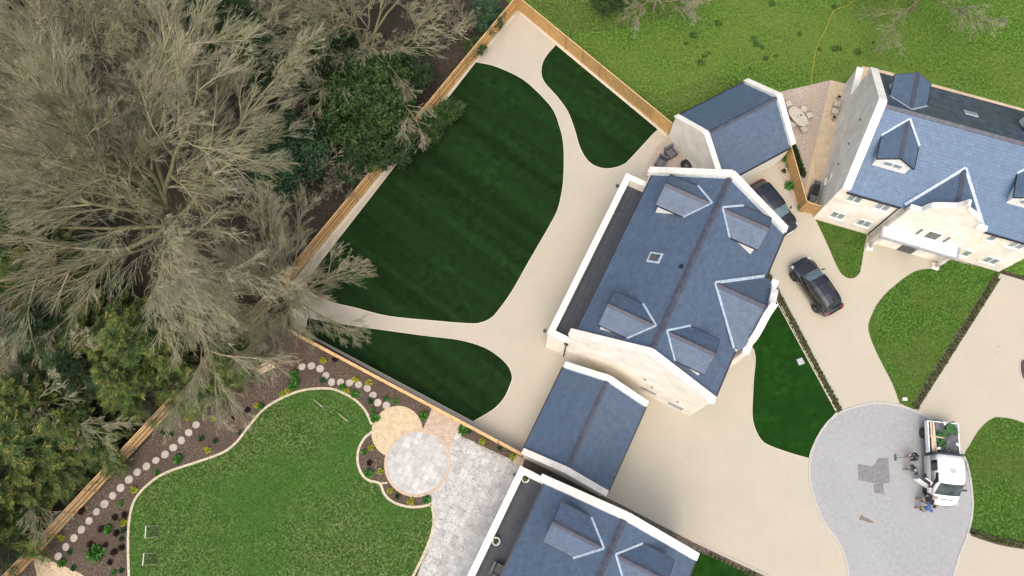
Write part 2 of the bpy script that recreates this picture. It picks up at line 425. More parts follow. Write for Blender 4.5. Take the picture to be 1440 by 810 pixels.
# --- artificial lawns ------------------------------------------------
lawnA = [(669, 87.3), (693.3, 92.3), (720, 103.3), (740, 115), (763.3, 136.7), (778.3, 155), (786.7, 176.7), (791.7, 196.7), (793.3, 220), (792.7, 250), (790, 272), (784, 296), (770, 323), (746.7, 363), (720, 410), (700, 438), (690, 448), (676.7, 454), (660, 455.3), (613, 451.7), (546.7, 445), (500, 433.3), (462, 424), (436, 410), (430, 395)]
LA = catmull(plan(lawnA), True, 4, (0, 24))
sheet('artificial_lawn', LA, 0.034, M_turf, 0.03)
lawnB = [(781.7, 63), (770, 76), (763, 88), (761, 103), (766, 117), (783, 136), (798, 157), (808, 183), (815, 206.7), (826.7, 226.7), (843, 236), (860, 237), (876.7, 231.7), (888, 222), (925, 181.7)]
LB = catmull(plan(lawnB), True, 4, (0, 14))
sheet('artificial_lawn', LB, 0.034, M_turf, 0.03)
lawnC = [(432, 447), (498, 458), (533, 463), (596.7, 471.7), (646.7, 478), (680, 488), (700, 500), (715, 515), (720.5, 530), (717, 543), (709, 560), (693, 576.7), (665, 593), (430, 468)]
LC = catmull(plan(lawnC), True, 4, (0, 12, 13))
sheet('artificial_lawn', LC, 0.034, M_turf, 0.03)
lawnD = [(1076, 388), (1098, 430), (1156, 539), (1177, 579), (1163, 595), (1150, 613), (1141, 632), (1137.5, 645), (1110, 637), (1080, 626), (1069, 617), (1061.7, 603), (1057.5, 583), (1059, 540), (1060, 492), (1030, 470)]
LD = catmull(plan(lawnD), True, 4, (0, 1, 2, 3, 7, 15))
sheet('artificial_lawn', LD, 0.034, M_turf2, 0.03)
for nm, L_ in (('A', LA), ('B', LB), ('C', LC)):
    structure_ribbon('lawn_edging', L_, 0.06, 0.0, 0.042, M_resin_edge, closed=True)
structure_ribbon('lawn_edging', LD, 0.05, 0.0, 0.042, M_resin_edge, closed=True)
# mown seams of the big artificial lawn: shallow rolled joints between carpet widths
# --- natural front lawns ---------------------------------------------
lawnE = [(1147, 309), (1161.7, 340), (1178, 376.7), (1186.7, 388), (1198, 391.7), (1208, 385), (1211.7, 370), (1215, 350), (1219, 330)]
LE = catmull(plan(lawnE), True, 4, (0, 8))
sheet('lawn', LE, 0.030, M_lawn, 0.03)
lawnF = [(1322, 361), (1310, 378), (1286.7, 381.7), (1260, 400), (1236.7, 423), (1223, 450), (1221.7, 466.7), (1230, 490), (1243, 516.7), (1255, 540), (1265, 567), (1285, 576), (1407, 384)]
LF = catmull(plan(lawnF), True, 4, (0, 1, 10, 11, 12))
sheet('lawn', LF, 0.030, M_lawn, 0.03)
lawnG = [(1356, 645), (1364, 625), (1378, 603), (1393, 590), (1406.7, 586.7), (1440, 595), (1475, 620), (1490, 670), (1480, 730), (1455, 764), (1430, 766), (1403, 760), (1373, 751.7), (1361.7, 746.7), (1368.5, 720), (1368, 690)]
LG = catmull(plan(lawnG), True, 4, (13,))
sheet('lawn', LG, 0.030, M_lawn, 0.03)
lawnH = plan([(975, 772), (1070, 815), (1140, 860), (1080, 960), (930, 860)])
sheet('lawn', lawnH, 0.030, M_turf2, 0.03)
bedK = catmull(plan([(1434, 512), (1438, 505), (1460, 500), (1470, 520), (1455, 540), (1440, 535), (1435, 525)]), True, 4)
sheet('planting_bed', bedK, 0.030, M_mulch, 0.03)
structure_ribbon('bed_edging', bedK, 0.08, 0.0, 0.05, M_kerb, closed=True)

# --- cul-de-sac ------------------------------------------------------
road = [(1193, 575), (1175, 583), (1158, 601), (1146, 622), (1139.5, 645), (1138, 672), (1146.7, 706.7), (1160, 736.7), (1176.7, 758), (1188, 783), (1194, 815), (1196, 860), (1330, 860), (1340, 812), (1348, 783), (1360, 753), (1367, 720), (1366, 686.7), (1359, 650), (1345, 622), (1325, 601), (1300, 585), (1270, 571.7), (1230, 566.7)]
RP = catmull(plan(road), True, 5, (11, 12))
sheet('road', RP, 0.022, M_asphalt, 0.02)
# kerb: one stone after another round the turning head
def kerb_run(path, w, z0, z1, m, seg, name='kerb_stone', parent=None, gap=0.012):
    """stones of about seg metres laid along a plan path"""
    path = [Vector((p[0], p[1], 0)) for p in path]
    d = [0]
    for a, b in zip(path, path[1:]): d.append(d[-1]+(b-a).length)
    tot = d[-1]; n = max(1, round(tot/seg)); st = tot/n
    def at(s):
        s = min(max(s, 0), tot)
        for k in range(len(d)-1):
            if s <= d[k+1]: 
                t = (s-d[k])/max(d[k+1]-d[k], 1e-9); return path[k].lerp(path[k+1], t)
        return path[-1]
    me = MB().box(-st/2+gap/2, st/2-gap/2, -w/2, w/2, z0, z1).mesh(name, m)
    for k in range(n):
        a, b = at(k*st), at((k+1)*st); c = (a+b)/2; an = math.atan2(b.y-a.y, b.x-a.x)
        place(name, me, parent, Matrix.Translation((c.x, c.y, random.uniform(-0.004, 0.004))) @ Matrix.Rotation(an, 4, 'Z'))
kroot = empty('kerb', (0, 0, 0)); kroot['kind'] = 'structure'
rp_left = catmull(plan(road[:11]), False, 5); rp_right = catmull(plan(road[13:]+road[:1]), False, 5)
kerb_run(rp_left, 0.13, 0.0, 0.062, M_kerb, 0.9, parent=kroot)
kerb_run(rp_right, 0.13, 0.0, 0.062, M_kerb, 0.9, parent=kroot)
# resurfaced patches, manhole, soil stain
zq = lambda x, y: (1160+x/8.1, 640+y/8.1)
sheet('road_patch', plan([zq(372, 98), zq(535, 128), zq(575, 85), zq(610, 28), zq(720, 36), zq(740, 320), zq(690, 322), zq(650, 332), zq(555, 318), zq(380, 285)]), 0.026, M_patch)
st = catmull(plan([zq(425, 675), zq(440, 705), zq(490, 722), zq(560, 770), zq(500, 768), zq(440, 745), zq(390, 735), zq(395, 705)]), True, 3)
sheet('soil_stain', st, 0.026, M_stain)

# --- right house surroundings ------------------------------------------
sheet('gravel_patio', plan([(1060, 150), (1098, 129), (1168, 113), (1178, 125), (1150, 280), (1135, 284), (1118, 240), (1110, 205)]), 0.018, M_gravel)
PAV = plan([(1168, 113), (1204, 121), (1212, 93), (1245, 100), (1450, 156), (1450, 168), (1200, 150), (1150, 300), (1138, 292), (1131, 270)])
sheet('sandstone_path', PAV, 0.026, M_flag)
sheet('shrub_bed', plan([(1088, 222), (1104, 212), (1128, 296), (1120, 298)]), 0.018, M_gravel)
sheet('terrace_gravel', plan([(902, 245), (925, 205), (942, 192), (975, 240), (930, 265)]), 0.018, M_gravel)

# --- lower garden -------------------------------------------------------
bed_poly = [F_D0 + Vector((-1, 1, 0)), F_D1] + plan([(735, 700), (560, 860), (-60, 900), (268, 556), (330, 480)])
sheet('mulch_bed', bed_poly, 0.012, M_mulch)
edge_px = [(182.7, 830), (181, 790), (180.7, 753), (183, 726.7), (190, 703), (206.7, 683), (233, 665), (276.7, 650), (313, 636.7), (333, 621.7), (350, 600), (370, 576.7), (393, 561.7), (420, 550.5), (443, 546.7), (466.7, 547), (484, 553.5), (500, 563), (514, 578), (523, 597)]
edge_bed2 = [(524, 607), (512, 617), (504, 634), (503.5, 652), (510, 668), (520, 676), (534, 680), (541, 695), (553, 706), (573, 712.5), (592, 712.5), (606.7, 709)]
edge_low = [(606.7, 709), (610, 727), (608, 747), (599, 773), (583, 806), (565, 840)]
E1 = catmull(plan(edge_px), False, 5); E2 = catmull(plan(edge_bed2), False, 5); E3 = catmull(plan(edge_low), False, 5)
sheet('garden_lawn', E1+E2+E3[1:]+plan([(400, 900)]), 0.046, M_lawn2, 0.04)
for E_ in (E1, E2, E3): structure_ribbon('lawn_edging', E_, 0.17, 0.0, 0.064, M_edge)
divb = catmull(plan([(533, 680), (545, 679)]), False, 3)
structure_ribbon('lawn_edging', divb, 0.12, 0.0, 0.060, M_edge)
sheet('garden_path', catmull(plan([(46, 782), (58, 781), (80, 792), (116, 808), (140, 830), (60, 840), (50, 800)]), True, 3, (0, 4, 5)), 0.03, M_flag, 0.03)

# paved terrace: slabs laid in courses beside the lower house
TH = math.radians(-26.45)
def frame(o, a): return Matrix.Translation((o[0], o[1], 0)) @ Matrix.Rotation(a, 4, 'Z')
patio = empty('stone_patio', (0, 0, 0)); patio['kind'] = 'structure'
pat_poly = plan([(643, 611), (727, 650), (735, 660), (664, 812), (640, 860), (575, 860), (590, 800), (605, 750), (608, 725), (604, 705), (600, 660)])
sheet('patio_base', pat_poly, 0.016, M_joint, parent=patio)
Fp = frame(G(727, 650), TH); Fi = Fp.inverted()
pl = [Fi @ p for p in pat_poly]
circ_c = G(587, 651); circ_r = (G(587+46.5, 651)-circ_c).length
slabs = 0
x = -7.2
while x < 0.35:
    w = random.choice((0.42, 0.42, 0.56)); y = -11.5+random.uniform(0, .5)
    while y < 1.0:
        l = random.choice((0.42, 0.56, 0.7, 0.84))
        c = Vector((x+w/2, y+l/2, 0)); wc = Fp @ c
        ok = inside(c, pl) and (wc-circ_c).length > circ_r-0.35
        if ok and slabs < 290:
            e = 0.011
            MB().box(-w/2+e, w/2-e, -l/2+e, l/2-e, 0.0, 0.026+random.uniform(0, 0.004)).build('slab', M_slab, patio).matrix_local = Fp @ Matrix.Translation(c)
            slabs += 1
        y += l
    x += w
# raised round terrace: base, slabs clipped to the circle, ring of blocks
rt = empty('round_terrace', (0, 0, 0)); rt['kind'] = 'structure'
def disc(r, n=64): return [Vector((circ_c.x+r*math.cos(2*math.pi*k/n), circ_c.y+r*math.sin(2*math.pi*k/n), 0)) for k in range(n)]
tc = G(558.5, 607); tr = (G(558.5+36, 607)-tc).length
tan_c = [Vector((tc.x+tr*math.cos(2*math.pi*k/56), tc.y+tr*math.sin(2*math.pi*k/56), 0)) for k in range(56)]
o = sheet('tan_circle', tan_c, 0.050, M_tan, 0.045)
o = sheet('pink_paving', plan([(608, 573), (648, 595), (630, 636), (594, 606)]), 0.052, M_pink, 0.045)
sheet('round_base', disc(circ_r), 0.056, M_joint, 0.05, parent=rt)
def clip_circle(poly, c, r, n=48):
    out = poly
    for k in range(n):
        a = 2*math.pi*(k+0.5)/n; nx, ny = math.cos(a), math.sin(a); d = nx*c[0]+ny*c[1]+r*math.cos(math.pi/n)
        new = []
        for i in range(len(out)):
            p, q = out[i], out[(i+1) % len(out)]
            sp, sq = nx*p[0]+ny*p[1]-d, nx*q[0]+ny*q[1]-d
            if sp <= 0: new.append(p)
            if sp*sq < 0: t = sp/(sp-sq); new.append((p[0]+(q[0]-p[0])*t, p[1]+(q[1]-p[1])*t))
        out = new
        if len(out) < 3: return []
    return out
Fc = frame(circ_c, TH); ri = circ_r-0.20
x = -ri
while x < ri:
    w = random.choice((0.42, 0.42, 0.56)); y = -ri-random.uniform(0, .5)
    while y < ri:
        l = random.choice((0.42, 0.56, 0.7, 0.84)); e = 0.011
        q = clip_circle([(x+e, y+e), (x+w-e, y+e), (x+w-e, y+l-e), (x+e, y+l-e)], (0, 0), ri)
        if len(q) > 2:
            ar = abs(sum(q[i][0]*q[(i+1) % len(q)][1]-q[(i+1) % len(q)][0]*q[i][1] for i in range(len(q))))/2
            if ar > 0.012:
                MB().prism([(a, b, 0.05) for a, b in q], (0, 0, 0.017+random.uniform(0, .004))).build('slab', M_slab, rt).matrix_local = Fc
        y += l
    x += w
nb = 84
rme = MB().prism([((ri+.008)*math.cos(s*math.pi/nb*0.93), (ri+.008)*math.sin(s*math.pi/nb*0.93), 0.05) for s in (-1, 1)]+[(circ_r*math.cos(s*math.pi/nb*0.93), circ_r*math.sin(s*math.pi/nb*0.93), 0.05) for s in (1, -1)], (0, 0, 0.022)).mesh('ring_block', M_ring)
for k in range(nb): place('ring_block', rme, rt, Matrix.Translation((circ_c.x, circ_c.y, 0)) @ Matrix.Rotation(2*math.pi*k/nb, 4, 'Z'))
sheet('small_path', plan([(726, 639), (738, 645), (733, 660), (721, 650)]), 0.03, M_flag)

# soil strips beside the lower house, and hedge beds
sheet('soil_strip', plan([(738, 645), (870, 708), (978, 764), (1080, 812), (1120, 850), (1110, 858), (970, 780), (850, 720), (760, 690), (736, 660)]), 0.020, M_soil)
def along(p, q, w):
    p, q = G(*p), G(*q); d = (q-p).normalized(); s = Vector((-d.y, d.x, 0))*w/2
    return [p-s, q-s, q+s, p+s]
HEDGES = [((1074, 378), (1180, 577), 0.50), ((1402, 390), (1287, 572), 0.60), ((1000, 781), (1085, 822), 0.5)]
for p, q, w in HEDGES[:2]:
    sheet('hedge_bed', along(p, q, w), 0.040, M_soil, 0.035)
hg = catmull(plan([(1366, 748), (1385, 755), (1410, 762), (1445, 767), (1470, 760)]), False, 4)
structure_ribbon('hedge_bed', hg, 0.5, 0.0, 0.04, M_soil)
structure_ribbon('hedge_edging', [G(1081, 377), G(1184, 576)], 0.07, 0, 0.07, M_kerb)
structure_ribbon('hedge_edging', [G(1068, 380), G(1175, 578)], 0.06, 0, 0.06, M_resin_edge)
structure_ribbon('hedge_edging', [G(1409, 390), G(1293, 573)], 0.07, 0, 0.07, M_kerb)
structure_ribbon('hedge_edging', [G(981, 763), G(1080, 809)], 0.06, 0, 0.06, M_kerb)
# strip of pale edging along the fences
structure_ribbon('fence_edging', [G(731, 18), G(936, 190)], 0.22, 0.0, 0.03, M_resin_edge)
structure_ribbon('fence_edging', [G(722, 22), G(440, 364)], 0.26, 0.0, 0.03, M_resin_edge)

# ================================================================== BUILDINGS
def coping(parent, a, b, w, t, side, name='coping_stone', seg=0.9, gap=0.012, m=None):
    """row of coping stones from a to b (local), width w towards 'side' direction, thickness t"""
    a, b = Vector(a), Vector(b); d = b-a; L = d.length; n = max(1, round(L/seg)); s = L/n; d.normalize()
    sd_ = Vector(side).normalized(); up = d.cross(sd_)
    if up.z < 0: up = -up
    me = MB().prism([(gap/2, -w/2, 0), (s-gap/2, -w/2, 0), (s-gap/2, w/2, 0), (gap/2, w/2, 0)], (0, 0, t)).mesh(name, m or M_cope)
    y = up.cross(d)
    R = Matrix((d, y, up)).transposed().to_4x4()
    for k in range(n):
        place(name, me, parent, Matrix.Translation(a+d*(s*k)+up*random.uniform(0.0, .006)) @ R)

def ridge_tiles(parent, a, b, half, drop, seg=0.45, t=0.03):
    a, b = Vector(a), Vector(b); d = b-a; L = d.length; n = max(1, round(L/seg)); s = L/n; d.normalize()
    y = Vector((0, 0, 1)).cross(d).normalized()
    pr = [(-half, -drop), (0, 0), (half, -drop), (half, -drop+t), (0, t+0.01), (-half, -drop+t)]
    g_ = 0.006
    me = MB().prism([(g_, p[0], p[1]) for p in pr], (s-2*g_, 0, 0)).mesh('ridge_tile', M_ridge)
    R = Matrix((d, y, Vector((0, 0, 1)))).transposed().to_4x4()
    for k in range(n): place('ridge_tile', me, parent, Matrix.Translation(a+d*(s*k)+Vector((0, 0, 0.004+random.uniform(0, .006)))) @ R)

def window(parent, c, ux, uz, w, h, panes=2, frame_m=None, glass=None, name='window', depth=0.05, sill=True):
    """framed window centred at c on a wall plane spanned by ux (horizontal) and uz (up); ux x uz points out"""
    ux, uz = Vector(ux), Vector(uz); un = ux.cross(uz); R = Matrix((ux, uz, un)).transposed().to_4x4()
    mw = Matrix.Translation(Vector(c)) @ R
    f = 0.07; mb = MB()
    mb.box(-w/2, w/2, -h/2, -h/2+f, 0, depth).box(-w/2, w/2, h/2-f, h/2, 0, depth)
    mb.box(-w/2, -w/2+f, -h/2+f, h/2-f, 0, depth).box(w/2-f, w/2, -h/2+f, h/2-f, 0, depth)
    for k in range(1, panes):
        xx = -w/2+w*k/panes; mb.box(xx-f*.6, xx+f*.6, -h/2+f, h/2-f, 0, depth)
    o = mb.build(name, frame_m or M_white, parent); o.matrix_local = mw
    return o, mw

def panes_for(parent, mw, w, h, panes, glass):
    f = 0.07
    for k in range(panes):
        a = -w/2+w*k/panes+f*.8; b = -w/2+w*(k+1)/panes-f*.8
        o = MB().box(a, b, -h/2+f, h/2-f, 0.004, 0.022).build('pane', glass, parent)
        yield o

def add_window(house, c, ux, uz, w, h, panes=2, glass=None, sill=True, fm=None):
    """window part with its panes and sill as sub-parts"""
    o, mw = window(house, c, ux, uz, w, h, panes, fm)
    for p in panes_for(o, mw, w, h, panes, glass or M_glass): pass
    if sill: MB().box(-w/2-0.08, w/2+0.08, -h/2-0.09, -h/2-0.004, 0, 0.12).build('sill', M_cope, o)
    return o

def dormer(house, sg, axis, mid, ridge_pos, a, v, b, zr, slope, front, glassm=M_glass):
    """gabled dormer on a main slope. axis 'x': faces +-x (ridge_pos is the main ridge x, mid its y); axis 'y': faces +-y"""
    if axis == 'x': T = lambda o, l, z: Vector((ridge_pos+sg*o, mid+l, z))
    else: T = lambda o, l, z: Vector((mid+l, ridge_pos+sg*o, z))
    zdr, zde = zr-a*slope, zr-v*slope
    fo = front                                     # distance of roof front from the main ridge
    fw = front-0.16                                # front wall
    zb = zr-fw*slope                               # main roof at the front wall
    bw = b-0.13                                    # half width of walls
    k = (zdr-zde)/b
    # walls: front gable and two cheeks in one solid
    zc = zde+0.10
    pen = [T(fw, -bw, zb-0.15), T(fw, bw, zb-0.15), T(fw, bw, zdr-bw*k-0.07), T(fw, 0, zdr-0.07), T(fw, -bw, zdr-bw*k-0.07)]
    ext = T(v+0.1, 0, 0)-T(fw, 0, 0)
    d = MB().prism(pen, ext).build('dormer', M_render, house)
    # roof: two slabs and a dark underside edge
    r = MB()
    for s in (-1, 1):
        r.prism([T(fo, 0, zdr), T(a-0.12, 0, zdr), T(v-0.12, s*b, zde), T(fo, s*b, zde)], (0, 0, -0.05))
    r.build('dormer_roof', M_slate, d)
    ft = MB()
    for s in (-1, 1):
        ft.bar(T(fo+0.012, 0, zdr-0.07), T(fo+0.012, s*(b+0.01), zde-0.07), 0.03, 0.11)
        ft.bar(T(fo, s*(b+0.03), zde-0.05), T(v+0.05, s*(b+0.03), zde-0.05), 0.06, 0.07)
    ft.build('fascia', M_black, d)
    # dark ridge strip
    rs = MB()
    for s in (-1, 1):
        rs.prism([T(fo-.005, 0, zdr+0.022), T(a-0.1, 0, zdr+0.022), T(a-0.1, s*0.17, zdr-0.17*k+0.022), T(fo-.005, s*0.17, zdr-0.17*k+0.022)], (0, 0, -0.025))
    rs.build('dormer_ridge', M_ridge, d)
    # lead valleys
    fl = MB()
    for s in (-1, 1):
        p, q = T(a-0.10, 0, zdr+0.03+0.10*slope), T(v-0.02, s*(b+0.04), zde+0.04)
        nn = Vector((sg*slope, 0, 1)) if axis == 'x' else Vector((0, sg*slope, 1))
        fl.bar(p, q, 0.13, 0.02, up=nn.normalized())
    fl.build('lead_valley', M_lead, d)
    # window
    w, h = 1.30, 0.62
    if axis == 'x': ux = Vector((0, sg, 0)); c = Vector((ridge_pos+sg*(fw+0.003), mid, (zb+zde)/2+0.10))
    else: ux = Vector((-sg, 0, 0)); c = Vector((mid, ridge_pos+sg*(fw+0.003), (zb+zde)/2+0.10))
    o, mw = window(d, c, ux, (0, 0, 1), w, h, 2, name='window_frame')
    for p in panes_for(d, mw, w, h, 2, glassm): p.matrix_local = mw
    return d

def gable_poly(x0, x1, ze, zr, p=0.28):
    xm = (x0+x1)/2
    return [(x0, 0), (x1, 0), (x1, ze+p), (xm, zr+p), (x0, ze+p)]

def shaped_profile(c, half, z_sh, z_top):
    """half outline of the curved gable, from shoulder to apex (offset from centre, z)"""
    h = z_top-z_sh
    return [(-half, z_sh), (-half+0.82, z_sh), (-half+0.86, z_sh+0.18*h), (-half*0.60, z_sh+0.37*h), (-half*0.44, z_sh+0.50*h), (-half*0.26, z_sh+0.60*h), (-half*0.14, z_sh+0.68*h), (-half*0.06, z_sh+0.83*h), (0, z_top)]

def shaped_gable(house, T, c, half, z0, z_sh, z_top, depth):
    """curved gable wall with coping pieces. T(l, out, z) maps to local; out grows towards the front"""
    pr = shaped_profile(c, half, z_sh, z_top); full = pr+[(-l, z) for l, z in pr[-2::-1]]
    pts = [(-half, z0)]+full+[(half, z0)]
    w = MB().prism([T(l, 0, z) for l, z in pts], T(0, -depth, 0)-T(0, 0, 0)).build('entrance_gable', M_wall, house)
    for (l0, za), (l1, zb) in zip(full, full[1:]):
        p, q = T(l0, 0.05, za), T(l1, 0.05, zb); back = T(0, -depth-0.10, 0)-T(0, 0, 0)
        up = Vector((0, 0, 0.09)); dv = (q-p); nrm = back.cross(dv).normalized()
        if nrm.z < 0: nrm = -nrm
        dv = dv.normalized()*0.004
        MB().prism([p+dv, q-dv, q-dv+back, p+dv+back], nrm*0.09).build('coping_stone', M_cope, w)
    return w

def big_house(label, org, ang, x0, x1, y0, y1, ze, zr, zt, yds, entry_y, extras=True):
    h = empty('house', (org[0], org[1], 0), ang, label, 'house')
    xm = (x0+x1)/2; hw = (x1-x0)/2; sl_ = (zr-ze)/hw; t = 0.36
    # walls
    wl = MB()
    wl.prism([(x, y0, z) for x, z in gable_poly(x0, x1, ze, zr)], (0, t, 0))
    wl.prism([(x, y1-t, z) for x, z in gable_poly(x0, x1, ze, zr)], (0, t, 0))
    wl.box(x0+0.30, x0+0.30+t, y0+t, y1-t, 0, ze+0.12).box(x1-t, x1-0.004, y0+t, y1-t, 0, ze-0.08)
    wall = wl.build('wall', M_wall, h)
    # kneelers and copings
    for yy, sy in ((y0-0.05, 1), (y1-t-0.07, 1)):
        yc = yy+(t+0.12)/2
        for s in (-1, 1):
            xe = xm+s*(hw+0.12)
            coping(wall, (xe, yc, ze+0.28-0.12*sl_), (xm+s*0.004, yc, zr+0.28), t+0.12, 0.10, (0, 1, 0), seg=0.95)
            MB().box(min(xe, xe-s*0.45), max(xe, xe-s*0.45), yy+0.006, yy+t+0.114, ze-0.25, ze+0.14).build('kneeler', M_cope, wall)
    # roof slopes
    ov = 0.16
    rf = MB()
    for s in (-1, 1):
        ow = ov if s > 0 else -0.22
        rf.prism([(xm, y0+t+.004, zr), (xm+s*(hw+ow), y0+t+.004, ze-ow*sl_), (xm+s*(hw+ow), y1-t-.004, ze-ow*sl_), (xm, y1-t-.004, zr)], (0, 0, -0.10))
    roof = rf.build('roof', M_slate, h)
    ridge_tiles(roof, (xm, y0+t+0.02, zr+0.03), (xm, y1-t-0.02, zr+0.03), 0.19, 0.19*sl_)
    # lead soakers by the copings
    for yy in (y0+t+0.05, y1-t-0.05):
        for s in (-1, 1): MB().bar((xm+s*hw, yy, ze+0.02), (xm+s*.003, yy, zr+0.02), 0.09, 0.03).build('lead_soaker', M_lead, roof)
    for s in (-1, 1):
        if s == 1:
            for ya, yb in ((y0+t, entry_y-2.75), (entry_y+2.75, y1-t)):
                MB().box(x1+ov-0.02, x1+ov+0.10, ya+0.01, yb-0.01, ze-0.26, ze-0.15).build('gutter', M_black, h)
        else: MB().box(x0+0.13, x0+0.22, y0+t+.01, y1-t-.01, ze+0.02, ze+0.10).build('gutter', M_black, h)
    # terrace over the ground floor on the garden side
    tw = MB()
    pw = 0.36
    tw.box(0, pw, y0, y1, 0, zt-0.09).box(pw, x0-.004, y0, y0+pw, 0, zt-0.092).box(pw, x0-.004, y1-pw, y1, 0, zt-0.092)
    ter = tw.build('terrace', M_wall, h)
    MB().box(pw, x0+.298, y0+pw, y1-pw, zt-1.4, zt-1.05).build('deck_base', M_deck, ter)
    coping(ter, (pw/2, y0-0.03, zt-0.09), (pw/2, y1+0.03, zt-0.09), pw+0.08, 0.09, (1, 0, 0), seg=1.0)
    for yc in (y0+pw/2, y1-pw/2): coping(ter, (pw+0.05, yc, zt-0.088), (x0-0.01, yc, zt-0.088), pw+0.06, 0.09, (0, 1, 0), seg=0.6)
    nbd = 10; bw = (x0+.29-pw)/nbd
    bme = MB().box(0.006, bw-0.006, y0+pw+.01, y1-pw-.01, zt-1.045, zt-1.02).mesh('deck_board', M_deck)
    for k in range(nbd): place('deck_board', bme, ter, Matrix.Translation((pw+k*bw, 0, 0)))
    # dormers
    for yd in yds:
        for s in (-1, 1):
            dormer(h, s, 'x', yd, xm, 0.45, 1.62, 1.20, zr, sl_, 3.52)
    # entrance cross gable with curved parapet
    hf = 2.66; zg = 8.66; xa = xm+(zr-zg)/sl_; xf = 12.0 if x1 < 11.5 else 12.3
    eg = MB()
    for s in (-1, 1):
        eg.prism([(xa-0.1, entry_y, zg), (xf-.02, entry_y, zg), (xf-.02, entry_y+s*hf, ze+0.12), (x1-0.12, entry_y+s*hf, ze+0.12)], (0, 0, -0.08))
    er = eg.build('entrance_roof', M_slate, h)
    ridge_tiles(er, (xa, entry_y, zg+0.03), (xf-.02, entry_y, zg+0.03), 0.17, 0.15)
    fl = MB()
    for s in (-1, 1): fl.bar((xa-0.1, entry_y, zg+0.08), (x1-0.02, entry_y+s*(hf+0.05), ze+0.22), 0.2, 0.02, up=Vector((sl_, 0, 1)).normalized())
    fl.build('lead_valley', M_lead, er)
    MB().box(x1+.004, xf-.3, entry_y-hf, entry_y+hf, 0, ze+0.04).build('entrance_wall', M_wall, h)
    shaped_gable(h, lambda l, out, z: Vector((xf+0.30+out, entry_y+l, z)), entry_y, hf+0.10, 0, ze+0.25, zg+0.75, 0.34)
    # door and windows on the entrance front
    add_window(h, (xf+0.305, entry_y, 4.6), (0, 1, 0), (0, 0, 1), 1.6, 1.3)
    dr = MB().box(xf+0.30, xf+0.36, entry_y-0.6, entry_y+0.6, 0.05, 2.2).build('door', M_dark, h)
    MB().box(xf+0.36, xf+0.40, entry_y+0.42, entry_y+0.46, 1.0, 1.2).build('handle', M_lead, dr)
    for s in (-1, 1):
        for zz in (1.6, 4.5):
            for yy in (entry_y-4.4, entry_y+4.4):
                if s == 1: add_window(h, (x1+0.003, yy, zz), (0, 1, 0), (0, 0, 1), 1.1, 1.1)
                else: add_window(h, ((-0.003, yy, zz) if zz < 2 else (x0+0.297, yy, zz)), (0, -1, 0), (0, 0, 1), 1.6, 1.4)
    return h, wall, roof, sl_, xm

HX0, HX1, HL = 1.593, 11.376, 13.248
mh, mwall, mroof, msl, mxm = big_house('cream stone house with four slate dormers, between the two black cars and artificial lawn', (1.673, 12.374), TH, HX0, HX1, 0.0, HL, 6.372, 10.306, 4.322, (10.935, 1.993), 6.60)
# roof window and vent on the garden slope
def on_slope(parent, x, y, w, l, sg, xm, zr, sl_, m1, m2, name):
    z = zr-abs(x-xm)*sl_; n = Vector((sg*sl_, 0, 1)).normalized(); d = Vector((sg*1, 0, -sl_)).normalized(); y_ = n.cross(d)
    R = Matrix((d, y_, n)).transposed().to_4x4(); mw = Matrix.Translation((x, y, z)) @ R
    o = MB().box(-w/2, w/2, -l/2, l/2, 0.0, 0.06).build(name, m1, parent); o.matrix_local = mw
    if m2: MB().box(-w/2+0.12, w/2-0.12, -l/2+0.12, l/2-0.12, 0.062, 0.07).build('pane', m2, o)
    return o
on_slope(mroof, 4.36, 6.50, 0.98, 0.74, -1, mxm, 10.306, msl, M_lead, M_dark, 'roof_window')
on_slope(mroof, 6.04, 6.16, 0.25, 0.25, -1, mxm, 10.306, msl, M_black, None, 'roof_vent')
# south gable: louvre and kitchen window, spouts
for xx, zz, w_, h_, gm in ((7.9, 1.75, 1.1, 0.5, M_dark), (10.1, 1.05, 1.05, 0.95, M_glass)):
    add_window(mh, (xx, -0.003, zz), (1, 0, 0), (0, 0, 1), w_, h_, 2, gm, False, M_mesh)
for xx, zz in ((7.2, 4.4), (7.9, 3.2), (9.9, 2.6)):
    MB().box(xx-.06, xx+.06, -0.07, -0.003, zz-.05, zz+.05).build('wall_vent', M_black, mwall)
# downpipe by the terrace
dp = MB().tube([(1.45, -0.06, 0.05), (1.45, -0.06, 4.0)], 0.05).box(1.32, 1.58, -0.16, -0.003, 3.95, 4.15)
dp.build('downpipe', M_black, mh)

bo = Vector((-0.1817, 3.5223, 0))
bh, bwall, broof, bsl, bxm = big_house('cream stone house with charcoal roof terrace beside grey slab patio', (bo.x, bo.y), TH, 1.63, 11.70, -13.5, 0.0, 6.372, 10.306, 4.322, (-2.28, -11.2), -6.75)
